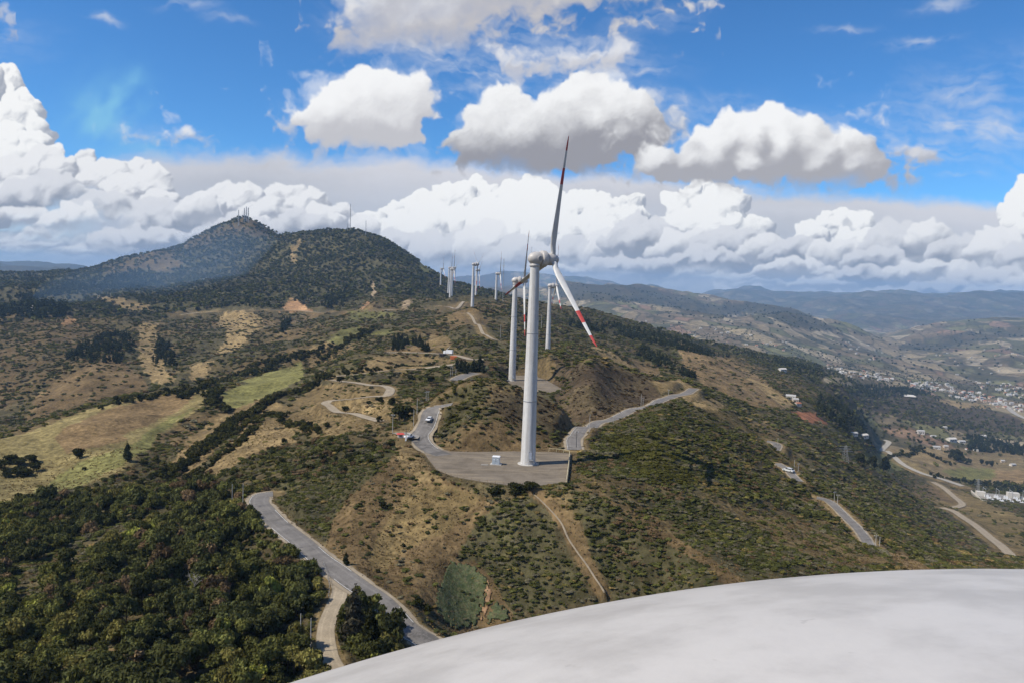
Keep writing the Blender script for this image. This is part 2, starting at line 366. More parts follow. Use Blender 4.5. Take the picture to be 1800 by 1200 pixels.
scene.render.engine = 'CYCLES'
scene.view_settings.view_transform = 'Standard'; scene.view_settings.look = 'None'
scene.view_settings.exposure = EXPOSURE; scene.view_settings.gamma = 1.0
scene.view_settings.use_curve_mapping = False
scene.cycles.max_bounces = 6; scene.cycles.diffuse_bounces = 3; scene.cycles.glossy_bounces = 2; scene.cycles.transmission_bounces = 2
scene.cycles.volume_bounces = 0; scene.cycles.transparent_max_bounces = 40
scene.cycles.use_denoising = True
scene.cycles.sample_clamp_indirect = 4.0
scene.cycles.use_adaptive_sampling = True; scene.cycles.adaptive_threshold = 0.025
# ------------------------------------------------------------------ terrain: heights from surveyed points
# every entry: (u, v) seen in the photograph, r = ground distance in metres; lower v values hidden behind a crest are dips
COLS = {
 0: [(1200, 175), (1050, 235), (950, 290), (890, 345), (780, 480), (800, 620), (740, 850), (680, 1050), (620, 1300), (560, 1800), (520, 2600), (500, 3400), (506, 4600), (500, 8000), (478, 15000), (500, 22000)],
 75: [(1200, 166), (1050, 225), (950, 282), (880, 340), (840, 390), (750, 520), (765, 660), (720, 850), (665, 1030), (615, 1280), (560, 1750), (525, 2400), (495, 3500), (502, 4600), (500, 8000), (476, 15000), (500, 22000)],
 150: [(1200, 160), (1050, 215), (950, 275), (870, 340), (835, 385), (780, 450), (722, 580), (745, 720), (700, 850), (650, 1000), (610, 1250), (560, 1700), (530, 2200), (500, 3000), (484, 3600), (500, 5000), (500, 8000), (486, 15000)],
 220: [(1200, 155), (1060, 200), (950, 265), (880, 320), (800, 410), (760, 465), (705, 600), (725, 740), (690, 850), (635, 1050), (595, 1300), (555, 1700), (520, 2300), (490, 2900), (462, 3450), (490, 4800)],
 300: [(1200, 150), (1080, 185), (950, 255), (880, 310), (820, 380), (770, 440), (740, 500), (690, 620), (705, 760), (660, 900), (620, 1150), (580, 1500), (550, 1750), (520, 2150), (484.364, 2700), (449, 3350), (476.545, 4800)],
 365: [(1200, 147), (1090, 176), (980, 220), (890, 280), (830, 345), (780, 400), (730, 490), (680, 640), (690, 760), (645, 920), (610, 1150), (575, 1500), (549, 1720), (520, 2050), (480.455, 2550), (437, 3050), (415, 3300), (460.909, 4600)],
 430: [(1200, 145), (1100, 170), (1000, 205), (920, 240), (875, 270), (800, 345), (740, 440), (700, 540), (665, 690), (625, 950), (590, 1250), (548, 1650), (520, 2000), (476.545, 2500), (432, 2950), (394, 3250), (442, 4200)],
 480: [(1200, 143), (1110, 165), (1010, 200), (930, 228), (870, 262), (810, 325), (740, 425), (700, 520), (660, 700), (620, 950), (580, 1300), (547, 1620), (510, 2000), (468.727, 2500), (416, 3150), (452, 3900)],
 530: [(1200, 143), (1120, 160), (1020, 188), (955, 208), (890, 240), (820, 300), (750, 395), (710, 480), (655, 760), (610, 1000), (570, 1350), (546, 1600), (500, 2000), (460.909, 2350), (425, 2620), (452, 3200)],
 570: [(1200, 142), (1120, 158), (1040, 180), (985, 196), (900, 232), (800, 290), (770, 330), (720, 430), (690, 500), (650, 640), (610, 850), (575, 1150), (548, 1500), (520, 1750), (476.545, 2150), (421, 2500), (442, 3000)],
 620: [(1190, 145), (1110, 159), (1050, 173), (1020, 182), (900, 222), (775, 292), (745, 345), (700, 430), (660, 520), (640, 600), (610, 800), (580, 1050), (550, 1400), (525, 1680), (476.545, 2100), (419, 2420), (437, 2800)],
 670: [(1170, 148), (1090, 164), (1030, 182), (960, 205), (890, 224), (800, 262), (772, 292), (735, 340), (700, 410), (665, 500), (640, 580), (615, 720), (585, 950), (555, 1250), (530, 1550), (484.364, 2000), (430, 2330), (452, 2700)],
 720: [(1140, 155), (1075, 170), (990, 196), (900, 222), (820, 248), (785, 268), (765, 290), (735, 325), (705, 380), (670, 470), (642, 570), (618, 690), (590, 860), (560, 1120), (532, 1520), (492.182, 1950), (457.782, 2250), (468.727, 2600)],
 770: [(1100, 170), (1020, 188), (900, 218), (835, 240), (800, 258), (775, 277), (738, 292), (705, 308), (715, 345), (690, 410), (672, 450), (645, 545), (615, 690), (590, 850), (560, 1100), (530, 1580), (512, 1900), (496.091, 2150), (485.927, 2350), (500, 2900)],
 830: [(1080, 182), (1000, 197), (900, 215), (850, 228), (815, 248), (792, 262), (768, 274), (722, 292), (678, 310), (700, 352), (690, 410), (666, 470), (640, 530), (610, 630), (580, 760), (560, 920), (548, 1090), (540, 1250), (530, 1650), (521, 1950), (519, 2300), (540, 3000), (530, 6000), (512, 14000), (498, 20000)],
 865: [(1075, 183), (1000, 196), (900, 213), (850, 224), (815, 247), (793, 262), (768, 274), (722, 293), (680, 311), (705, 352), (695, 410), (668, 480), (645, 540), (615, 640), (585, 780), (562, 930), (549, 1200), (544, 1330), (530, 1750), (523, 2150), (550, 3000), (535, 6000), (512, 14000), (498, 20000)],
 900: [(1070, 184), (1000, 195), (900, 211), (850, 222), (840, 228), (815, 247), (795, 262), (772, 275), (733, 292), (692, 308), (715, 350), (705, 400), (690, 450), (668, 515), (650, 560), (620, 680), (590, 850), (562, 1080), (548, 1340), (534, 1750), (560, 2400), (545, 6000), (514, 14000), (500, 20000)],
 945: [(1065, 185), (1000, 195), (900, 210), (850, 221), (838, 229), (815, 248), (796, 262), (778, 276), (742, 292), (708, 308), (728, 350), (720, 400), (690, 465), (676, 505), (655, 535), (625, 640), (610, 760), (590, 900), (565, 1150), (545, 1500), (570, 2400), (550, 5500), (520, 9000), (502, 17000)],
 985: [(1060, 186), (1000, 194), (900, 209), (850, 221), (838, 230), (815, 250), (797, 262), (784, 277), (758, 291), (727, 306), (742, 350), (738, 400), (690, 480), (672, 510), (645, 540), (622, 580), (632, 690), (605, 820), (580, 1050), (553, 1450), (590, 2400), (560, 4600), (535, 6000), (512, 8000), (520, 11000), (505, 18000)],
 1030: [(1055, 187), (1000, 194), (900, 208), (850, 223), (825, 240), (800, 265), (775, 295), (755, 345), (748, 375), (705, 405), (668, 440), (638, 475), (655, 560), (610, 860), (590, 1050), (562, 1450), (600, 2400), (565, 4300), (540, 5600), (512, 7800), (524, 11000), (512, 17000)],
 1080: [(1045, 189), (1000, 196), (900, 210), (850, 228), (815, 255), (785, 290), (755, 345), (738, 392), (708, 420), (678, 455), (652, 492), (668, 590), (630, 860), (605, 1050), (573, 1450), (610, 2400), (570, 4300), (540, 5600), (514, 7800), (530, 11000), (515, 17000)],
 1150: [(1030, 192), (980, 196), (900, 216), (850, 235), (800, 268), (760, 305), (728, 352), (712, 425), (690, 470), (678, 540), (690, 640), (655, 850), (620, 1100), (590, 1480), (625, 2400), (590, 4000), (550, 5500), (518, 7600), (540, 11000), (522, 16000), (540, 24000)],
 1220: [(1020, 181), (960, 200), (880, 232), (810, 285), (750, 360), (705, 470), (685, 560), (685, 660), (665, 820), (640, 1050), (606, 1550), (640, 2500), (600, 3800), (560, 5400), (530, 7200), (550, 11000), (524, 16000), (540, 24000)],
 1290: [(1013, 185), (950, 212), (880, 255), (810, 330), (750, 430), (735, 510), (722, 620), (700, 780), (670, 1020), (645, 1300), (624, 1750), (650, 2600), (612, 3600), (570, 5000), (548, 6700), (565, 11000), (520, 16500), (540, 24000)],
 1350: [(1008, 190), (950, 226), (885, 290), (835, 355), (790, 425), (795, 520), (738, 680), (718, 820), (690, 1020), (660, 1350), (640, 1800), (628, 2200), (650, 3000), (612, 3800), (575, 5000), (540, 6600), (565, 10000), (524, 16500), (545, 24000)],
 1400: [(1004, 198), (950, 242), (895, 310), (850, 370), (828, 415), (828, 500), (770, 660), (735, 860), (700, 1120), (670, 1500), (650, 2000), (640, 2500), (660, 3100), (622, 3900), (585, 5100), (553, 6500), (575, 9500), (524, 16500), (545, 24000)],
 1450: [(1001, 210), (950, 262), (900, 330), (872, 385), (868, 470), (815, 640), (765, 850), (720, 1120), (692, 1500), (665, 2000), (650, 2600), (672, 3200), (640, 3900), (600, 5000), (572, 6200), (585, 9000), (526, 16500), (545, 24000)],
 1500: [(1000, 218), (955, 275), (918, 340), (910, 440), (865, 600), (820, 800), (775, 1050), (735, 1350), (705, 1750), (675, 2400), (660, 2900), (668, 3400), (645, 4100), (612, 5000), (590, 6000), (590, 8500), (560, 11500), (527, 16500), (545, 24000)],
 1540: [(1000, 226), (965, 285), (945, 340), (935, 430), (890, 570), (845, 800), (820, 1150), (800, 1500), (790, 1680), (765, 1900), (730, 2150), (700, 2500), (672, 3200), (652, 4000), (622, 5200), (606, 6200), (596, 8000), (565, 11000), (528, 16500), (545, 24000)],
 1600: [(1000, 232), (982, 280), (970, 360), (930, 560), (880, 900), (845, 1400), (815, 1600), (785, 1850), (750, 2150), (715, 2550), (690, 3100), (662, 4100), (632, 5300), (605, 6500), (590, 7600), (568, 11000), (527, 16500), (545, 24000)],
 1650: [(1005, 240), (995, 290), (990, 420), (950, 700), (905, 1000), (880, 1250), (850, 1500), (820, 1700), (790, 1950), (760, 2200), (735, 2500), (705, 3100), (668, 4200), (635, 5300), (600, 6600), (583, 7300), (600, 8600), (566, 11500), (527, 16500), (545, 24000)],
 1720: [(1005, 250), (1000, 300), (995, 450), (960, 780), (925, 1000), (892, 1250), (865, 1500), (835, 1740), (805, 2000), (770, 2350), (735, 2850), (700, 3600), (690, 3950), (655, 4900), (620, 5900), (590, 6800), (576, 7400), (595, 8800), (560, 12000), (526, 16500), (545, 24000)],
 1800: [(1010, 260), (1003, 330), (1000, 520), (975, 800), (935, 1020), (895, 1300), (870, 1500), (840, 1780), (800, 2150), (760, 2650), (720, 3300), (690, 4050), (655, 5000), (620, 5900), (585, 6900), (568, 7500), (590, 9000), (560, 12500), (530, 16500), (545, 24000)],
}
_pt, _pr, _pe = [], [], []
for u, lst in COLS.items():
    for v, r in lst:
        t, e = pix_dir(u, v)
        _pt.append(float(t)); _pr.append(r); _pe.append(float(e))
for u, v, r in ((960, 500, 19000), (1000, 503, 18500), (1080, 511, 18000), (1130, 516, 18000), (1152, 509, 18000), (1172, 518, 18000), (1230, 524, 18000), (1285, 519, 18000), (1312, 514, 18000), (1350, 523, 18000),
                (1020, 509, 7900), (1060, 513, 7800), (1105, 512, 7700), (1190, 524, 7400), (1245, 546, 6900), (1265, 541, 6800), (1300, 551, 6700), (1342, 536, 6500), (1375, 545, 6500), (1425, 563, 6300),
                (412, 405, 3230), (422, 394, 3250), (440, 394, 3250), (455, 405, 3230), (345, 428, 3250), (250, 456, 3350), (282, 449, 3350), (276, 446, 3360), (500, 424, 2900), (515, 426, 2600), (585, 424, 2450), (645, 426, 2350), (690, 444, 2280),
                (1560, 603, 7200), (1625, 586, 7100), (1690, 580, 7200), (1760, 571, 7400), (1250, 568, 6000), (1180, 560, 6100), (60, 475, 15000), (110, 479, 15000), (30, 477, 15000)):
    t, e = pix_dir(u, v); _pt.append(float(t)); _pr.append(r); _pe.append(float(e))
_tl, _tr = min(_pt), max(_pt)
# the ground round the viewer's own turbine, and the same slopes carried on to the sides
for t in np.linspace(-1.0, 1.0, 15):
    for r, z in ((14, -67.5), (40, -68.5), (85, -74.0 - 4*max(0, t))):
        _pt.append(t); _pr.append(r); _pe.append(z/r)
for u, sg in ((0, -1), (1800, 1)):
    for v, r in COLS[u]:
        t, e = pix_dir(u, v)
        for k in (0.16, 0.4):
            _pt.append(float(t)+sg*k); _pr.append(r); _pe.append(float(e))
_pt, _pr, _pe = map(np.array, (_pt, _pr, _pe))
TS = 2.6
PX = np.stack([_pt*TS, np.log(_pr)], 1)
def _phi(d2):
    return 0.5*d2*np.log(d2+1e-12)
n = len(PX)
A = np.zeros((n+3, n+3))
A[:n, :n] = _phi(((PX[:, None]-PX[None])**2).sum(-1)) + np.eye(n)*2e-4
A[:n, n] = 1; A[:n, n+1:] = PX; A[n, :n] = 1; A[n+1:, :n] = PX.T
W = np.linalg.solve(A, np.concatenate([_pe, [0, 0, 0]]))
def rbf(t, lr):
    q = np.stack([t*TS, lr], 1); out = np.empty(len(q))
    for i in range(0, len(q), 8000):
        c = q[i:i+8000]
        d2 = ((c[:, None]-PX[None])**2).sum(-1)
        out[i:i+8000] = _phi(d2) @ W[:n] + W[n] + c @ W[n+1:]
    return out
gc_t = np.linspace(-1.05, 1.05, 190); gc_r = np.linspace(math.log(14), math.log(40000), 260)
GT, GR = np.meshgrid(gc_t, gc_r, indexing='ij')
GE = rbf(GT.ravel(), np.minimum(GR.ravel(), math.log(24000))).reshape(GT.shape)

def cubic_weights(xq, x0, dx, m):
    f = np.clip((xq-x0)/dx, 0, m-1.0001); i = np.floor(f).astype(int); t = f-i
    Wm = np.zeros((len(xq), m)); k = np.arange(len(xq))
    for off, w in ((-1, -0.5*t+t*t-0.5*t**3), (0, 1-2.5*t*t+1.5*t**3), (1, 0.5*t+2*t*t-1.5*t**3), (2, -0.5*t*t+0.5*t**3)):
        np.add.at(Wm, (k, np.clip(i+off, 0, m-1)), w)
    return Wm

# mesh rays: fine where the ground is seen, coarse behind the viewer
fine = np.radians(np.arange(-41.0, 41.001, 0.1))
side = np.radians(np.concatenate([np.arange(-60, -41.2, 0.8), np.arange(41.8, 60.5, 0.8)]))
back = np.radians(np.concatenate([np.arange(-180, -60, 5), np.arange(65, 180.1, 5)]))
TH = np.sort(np.concatenate([fine, side, back])); TH[0] = -math.pi; TH[-1] = math.pi
def ratio_rows(a, b, q):
    k = int(round(math.log(b/a)/math.log(1+q))); return list(np.geomspace(a, b, k, endpoint=False))
RR = np.array([14.0] + ratio_rows(20, 120, 0.06) + ratio_rows(120, 520, 0.0052) + ratio_rows(520, 1500, 0.0075)
              + ratio_rows(1500, 5000, 0.010) + ratio_rows(5000, 20500, 0.013) + [20500.0])
thc = np.where(np.abs(TH) < 0.95, TH, np.sign(TH)*0.95)
Wt = cubic_weights(thc, gc_t[0], gc_t[1]-gc_t[0], len(gc_t)); Wr = cubic_weights(np.log(RR), gc_r[0], gc_r[1]-gc_r[0], len(gc_r))
E0 = Wt @ GE @ Wr.T
# join the two sides behind the viewer
wb = np.clip((np.abs(TH)-1.0)/(math.pi-1.0), 0, 1)[:, None]
mid = 0.5*(E0[0]+E0[-1])[None]
E0 = E0*(1-wb)+mid*wb
ZG = E0*RR[None]
XG = np.sin(TH)[:, None]*RR[None]; YG = np.cos(TH)[:, None]*RR[None]
RG = np.broadcast_to(RR[None], XG.shape)
# gullies and lumps, each size only where it is small beside the distance
calm = (1+.5*sstep(1500, 2100, RG)*(1-sstep(3300, 4200, RG))*sstep(-.02, -.12, np.broadcast_to(TH[:, None], XG.shape)))*(1-.72*sstep(.30, .42, np.broadcast_to(TH[:, None], XG.shape))*sstep(560, 850, RG)*(1-sstep(2600, 3600, RG)))   # the mountain is rugged, the valley floor is smoother
for lam, amp, sd in ((9, .45, 1), (21, 1.5, 2), (48, 3.6, 3), (110, 8.5, 4), (240, 19, 5), (520, 44, 6), (1100, 150, 7), (2400, 330, 8), (5000, 420, 9)):
    w = sstep(lam*2.2, lam*(5.5 if lam < 100 else 6.0), RG) * (1.0 if lam > 200 else 1-0.75*sstep(2000*lam/9., 6000*lam/9., RG))
    m_ = w > 0.002
    nn = pnoise(XG[m_]/lam, YG[m_]/lam, sd)
    rg = 1-2*np.abs(pnoise(XG[m_]/lam+31, YG[m_]/lam*0.8-7, sd+50))   # ridged: creases between spurs
    boost = 1+.55*sstep(260, 420, RG[m_])*(1-sstep(1500, 2000, RG[m_])) if 40 < lam < 300 else 1.0      # spurs and gullies
    ZG[m_] += boost*calm[m_]*w[m_]*amp*(0.45*nn + 0.55*(rg-.2))*(0.72 if lam > 30 else 0.9)

NT, NR = ZG.shape
_tidx = np.arange(NT); _ridx = np.arange(NR)
def ground(x, y, G=None):
    G = ZG if G is None else G
    x = np.asarray(x, float); y = np.asarray(y, float)
    t = np.interp(np.arctan2(x, y), TH, _tidx); r = np.interp(np.log(np.maximum(np.hypot(x, y), 14.01)), np.log(RR), _ridx)
    i = np.minimum(t.astype(int), NT-2); j = np.minimum(r.astype(int), NR-2); a = t-i; b = r-j
    return (G[i, j]*(1-a)+G[i+1, j]*a)*(1-b)+(G[i, j+1]*(1-a)+G[i+1, j+1]*a)*b
def hit(u, v, rmin=60.0):
    """where the sight line through a photo pixel meets the ground"""
    t, e = pix_dir(u, v); t = float(t); e = float(e)
    ti = np.interp(t, TH, _tidx); i = min(int(ti), NT-2); a = ti-i
    prof = (ZG[i]*(1-a)+ZG[i+1]*a)/RR
    ok = np.nonzero((prof >= e) & (RR > rmin))[0]
    if len(ok) == 0:
        j = NR-1; r = RR[-1]
    else:
        j = ok[0]
        if j > 0 and prof[j] > prof[j-1]:
            f = (e-prof[j-1])/(prof[j]-prof[j-1]); r = RR[j-1]+(RR[j]-RR[j-1])*min(max(f, 0), 1)
        else:
            r = RR[j]
    x, y = math.sin(t)*r, math.cos(t)*r
    return np.array([x, y, r*e])
def at(u, v, r):
    t, e = pix_dir(u, v); t = float(t); e = float(e)
    return np.array([math.sin(t)*r, math.cos(t)*r, e*r])
# ------------------------------------------------------------------ pads and roads: level the ground first, then lay the surfaces
def on_plane(u, v, z):
    t, e = pix_dir(u, v); r = z/float(e)
    return np.array([math.sin(float(t))*r, math.cos(float(t))*r, z])
def inpoly(px, py, poly):
    px = np.asarray(px); py = np.asarray(py); c = np.zeros(px.shape, bool)
    n_ = len(poly); j = n_-1
    for i in range(n_):
        xi, yi = poly[i]; xj, yj = poly[j]
        if yi != yj:
            c ^= ((yi > py) != (yj > py)) & (px < (xj-xi)*(py-yi)/(yj-yi)+xi)
        j = i
    return c
def seg_dist(px, py, pts, closed=False):
    d = np.full(px.shape, 1e9); k = np.zeros(px.shape)
    n_ = len(pts); rng_ = range(n_ if closed else n_-1)
    for i in rng_:
        a, b = pts[i], pts[(i+1) % n_]
        abx, aby = b[0]-a[0], b[1]-a[1]; L2 = abx*abx+aby*aby+1e-9
        t = np.clip(((px-a[0])*abx+(py-a[1])*aby)/L2, 0, 1)
        q = np.hypot(px-a[0]-t*abx, py-a[1]-t*aby)
        m = q < d; d[m] = q[m]; k[m] = (i+t)[m]
    return d, k
def level_poly(poly, z, blend):
    xs = [p[0] for p in poly]; ys = [p[1] for p in poly]
    m = (XG > min(xs)-blend) & (XG < max(xs)+blend) & (YG > min(ys)-blend) & (YG < max(ys)+blend)
    px, py = XG[m], YG[m]
    ins = inpoly(px, py, [(p[0], p[1]) for p in poly]); d, _ = seg_dist(px, py, poly, True)
    w = np.where(ins, 1.0, 1-sstep(0.8, blend, d))
    ZG[m] = ZG[m]*(1-w)+z*w
def resample(pts, step):
    pts = np.asarray(pts, float)
    # smooth by Catmull-Rom, then even spacing
    P = np.vstack([2*pts[0]-pts[1], pts, 2*pts[-1]-pts[-2]]); out = []
    for i in range(1, len(P)-2):
        for t in np.linspace(0, 1, 12, endpoint=False):
            out.append(.5*((2*P[i])+(-P[i-1]+P[i+1])*t+(2*P[i-1]-5*P[i]+4*P[i+1]-P[i+2])*t*t+(-P[i-1]+3*P[i]-3*P[i+1]+P[i+2])*t**3))
    out.append(P[-2]); out = np.array(out)
    L = np.concatenate([[0], np.cumsum(np.hypot(*np.diff(out[:, :2], axis=0).T))])
    n_ = max(2, int(L[-1]/step)+1); q = np.linspace(0, L[-1], n_)
    return np.stack([np.interp(q, L, out[:, k]) for k in range(3)], 1)

# turbine pads
T1B = at(928, 815, 250.0); PAD_Z = T1B[2]
PAD1 = [on_plane(u, v, PAD_Z) for u, v in ((738, 781), (752, 806), (768, 826), (800, 838), (840, 845), (890, 852), (950, 853), (997, 849), (1001, 820), (1004, 797), (965, 794), (900, 793), (840, 794), (790, 793), (768, 786), (757, 778))]
level_poly(PAD1, PAD_Z, 7.0)
T2B = at(900, 669, 515.0)
PAD2 = [on_plane(u, v, T2B[2]) for u, v in ((893, 672), (900, 660), (935, 660), (960, 668), (988, 684), (975, 692), (935, 693), (905, 684))]
level_poly(PAD2, T2B[2], 10.0)

ROADS = [  # name, label, width, kind, pixels (u, v[, r])
 ('road', 6.2, 'asphalt', [(775, 1165), (748, 1130), (712, 1095), (668, 1056), (630, 1028), (594, 1003), (556, 974), (518, 944), (486, 917), (464, 895), (455, 882), (462, 873), (480, 866)]),
 ('dirt_track', 3.6, 'dirt', [(600, 1192), (584, 1165), (574, 1135), (573, 1105), (582, 1075), (594, 1050), (597, 1030), (585, 1008), (570, 992)]),
 ('road', 6.6, 'asphalt', [(795, 701), (780, 706), (766, 714), (757, 727), (753, 742), (746, 757), (738, 770), (742, 781), (756, 790), (780, 800)]),
 ('road', 6.6, 'asphalt', [(801, 669), (808, 663), (820, 659), (836, 655)]),
 ('forecourt', 9.0, 'concrete', [(708, 762), (722, 764), (738, 767)]),
 ('road', 5.4, 'asphalt', [(1010, 790), (1008, 772), (1018, 757), (1045, 748), (1075, 738), (1110, 723), (1150, 708), (1168, 701)]),
 ('road', 5.4, 'asphalt', [(1168, 701), (1186, 697), (1206, 691), (1220, 684)]),
 ('road', 3.7, 'asphalt', [(1366, 812), (1376, 820), (1386, 827), (1404, 846)]),
 ('road', 5.5, 'asphalt', [(1348, 774), (1358, 777), (1366, 783), (1362, 790)]),
 ('road', 3.7, 'asphalt', [(1436, 870), (1455, 882), (1474, 898), (1494, 917), (1512, 936), (1530, 957)]),
 ('dirt_road', 5.0, 'dirt', [(668, 740), (640, 731), (606, 724), (582, 717), (572, 712), (585, 706), (620, 700), (658, 697), (680, 692), (686, 685), (674, 679), (650, 675), (620, 673), (592, 669), (576, 665)]),
 ('dirt_road', 5.0, 'dirt', [(576, 665), (600, 663), (640, 657), (690, 650), (740, 645), (790, 640), (822, 636)]),
 ('dirt_road', 6.0, 'dirt', [(676, 619), (715, 621), (752, 622), (778, 622), (802, 626), (828, 630), (852, 632)]),
 ('mountain_road', 4.5, 'paleroad', [(318, 557), (350, 551), (385, 547), (430, 546), (480, 547), (540, 546), (600, 546), (660, 546), (692, 545)]),
 ('dirt_track', 3.0, 'dirt', [(822, 548), (832, 564), (846, 580), (856, 592), (872, 600), (893, 606)]),
 ('valley_road', 11.0, 'paleroad', [(1553, 774), (1562, 781), (1550, 790), (1560, 797), (1585, 812), (1620, 830), (1655, 846), (1692, 859)]),
 ('dirt_track', 9.0, 'dirt', [(1640, 848), (1662, 862), (1684, 879), (1691, 887), (1676, 889)]),
 ('dirt_track', 9.0, 'dirt', [(1655, 894), (1680, 904), (1710, 921), (1742, 946), (1778, 972)]),
 ('valley_road', 18.0, 'paleroad', [(1752, 703), (1768, 715), (1785, 727), (1812, 741)]),
 ('dirt_track', 5.0, 'dirt', [(815, 527), (812, 535), (800, 545), (790, 541), (770, 537)]),
 ('footpath', .55, 'dirt', [(938, 862), (960, 885), (985, 915), (998, 945), (1012, 965), (1030, 990), (1045, 1020), (1062, 1055)]),
]
road_geo = []
for name, width, kind, pix in ROADS:
    raw = [at(*p) if len(p) == 3 else hit(*p) for p in pix]
    rr_ = np.hypot(raw[0][0], raw[0][1])
    pts = resample(raw, max(1.5, rr_*0.006))
    g = ground(pts[:, 0], pts[:, 1])
    k = max(1, min(len(g)//3, 9)); ker = np.ones(2*k+1)/(2*k+1)
    zs = np.convolve(np.pad(g, k, mode='edge'), ker, 'valid')
    if name == 'valley_road' and rr_ < 2000: zs = zs+1.0        # runs on a low embankment
    pts[:, 2] = zs
    half = width/2; wl_ = half+0.6+rr_*0.004 if kind != 'x' else half
    if name == 'footpath': wl_ = half
    bl = wl_+2.0+rr_*(0.006 if name != 'valley_road' else .012) if name != 'footpath' else half+.6
    m = (XG > pts[:, 0].min()-bl) & (XG < pts[:, 0].max()+bl) & (YG > pts[:, 1].min()-bl) & (YG < pts[:, 1].max()+bl)
    d, kk = seg_dist(XG[m], YG[m], pts)
    w = 1-sstep(wl_, bl, d)
    ZG[m] = ZG[m]*(1-w)+np.interp(kk, np.arange(len(pts)), zs)*w
    road_geo.append((name, width, kind, pts, rr_))
level_poly(PAD1, PAD_Z, 5.0)
# level ground under each tower
TURB = [  # base pixel, distance, rotor angle, yaw
 (928, 815, 250.0, 11.0, 0.0), (900, 669, 515.0, 36.0, -22.0), (962.5, 626, 735.0, 2.0, -20.0), (871, 550, 1325.0, 14.0, -19.0), (830, 547, 1112.0, 66.0, -8.0),
 (836, 530, 1668.0, 50.0, -8.0), (791, 534, 1527.0, 10.0, -16.0), (788, 521, 1838.0, 22.0, -14.0), (774, 519, 1980.0, 5.0, -10.0), (794, 525, 1700.0, 62.0, -6.0)]
TB = []
for (u, v, r, ra, yw) in TURB:
    p = at(u, v, r)
    if r > 600:
        rad = 9+r*0.004
        m = (np.abs(XG-p[0]) < rad*2) & (np.abs(YG-p[1]) < rad*2)
        d = np.hypot(XG[m]-p[0], YG[m]-p[1]); w = 1-sstep(rad*.7, rad*2, d)
        ZG[m] = ZG[m]*(1-w)+p[2]*w
    TB.append(p)
# ------------------------------------------------------------------ land cover: what grows where
UG, VG = to_pix(XG, YG, ZG)
front = np.cos(TH)[:, None]*np.ones((1, NR)) > 0.2
GX, GY = XG, YG
q1 = fbm(GX/35, GY/35, 4, 101); q2 = fbm(GX/120, GY/120, 4, 111); q3 = fbm(GX/430, GY/430, 4, 121); q4 = fbm(GX/9, GY/9, 3, 131)
JU, JV = UG+12*q2+10*q1+5*q4, VG+5*q2+6*q1+4*q4
C_DARK = np.array((.078, .066, .034)); C_BROWN = np.array((.132, .090, .044)); C_TAN = np.array((.240, .172, .082)); C_GOLD = np.array((.175, .128, .056))
C_GREEN = np.array((.150, .140, .050)); C_PALE = np.array((.36, .27, .17)); C_RED = np.array((.23, .10, .05)); C_ORANGE = np.array((.34, .20, .10)); C_HEATH = np.array((.085, .060, .036))
GRD = np.empty(XG.shape+(3,)); VEG = np.empty(XG.shape); PATCH = np.zeros(XG.shape)
t_ = sstep(-.35, .45, q2+.5*q1)[..., None]
GRD[:] = C_DARK*(1-t_)+C_BROWN*t_
sx_ = fbm(GX/170+GY/400, GY/30-GX/300, 4, 141)          # bands running down the right-hand flank
band = sstep(30, 160, GX)*sstep(1500, 700, RG)
mixn = (q2+.45*q1)*(1-.6*band)+1.25*sx_*band
VEG[:] = .84-.66*sstep(.0, .42, mixn)            # bare gaps in the scrub
t2 = (sstep(.02, .45, mixn)*(.35+.65*band))[..., None]
GRD[:] = GRD*(1-t2)+(C_TAN*.42+C_BROWN*.5)*t2
def zone(poly, r0, r1, col=None, veg=None, grain=.35, mixw=1.0, patch=None):
    m = (RG >= r0) & (RG <= r1) & front
    m &= (UG > min(p[0] for p in poly)-30) & (UG < max(p[0] for p in poly)+30)
    idx = np.nonzero(m)
    ins = inpoly(JU[idx], JV[idx], poly)
    idx = (idx[0][ins], idx[1][ins])
    if col is not None:
        k = (1+grain*(q1[idx]+.6*q4[idx]))[:, None]
        GRD[idx] = GRD[idx]*(1-mixw)+np.asarray(col)*k*mixw
    if veg is not None: VEG[idx] = veg
    if patch is not None: PATCH[idx] = patch
BIGP = lambda a, b, c, d: [(a, b), (c, b), (c, d), (a, d)]
# far hills and the valley: patchwork of small fields, woods along the streams
zone(BIGP(900, 470, 1900, 720), 2600, 30000, C_BROWN*1.15, .09, patch=1.0)
zone(BIGP(1450, 600, 1900, 900), 1700, 30000, C_BROWN*1.1, .14, patch=.85)
zone(BIGP(-100, 440, 220, 500), 6000, 30000, C_DARK, .3)
zone(BIGP(1080, 490, 1900, 575), 9500, 30000, C_DARK*.9, .3, patch=.42)  # forested far ranges, with cloud shade put into their darker colour
zone([(930, 495), (1130, 500), (1250, 535), (1345, 528), (1400, 545), (1490, 585), (1400, 578), (1340, 552), (1250, 560), (1150, 534), (1000, 528)], 5000, 9400, C_DARK*.75, .5, patch=.12)
zone([(1560, 612), (1640, 588), (1820, 570), (1820, 590), (1700, 606), (1620, 622)], 5200, 9400, C_DARK*.8, .4, patch=.2)
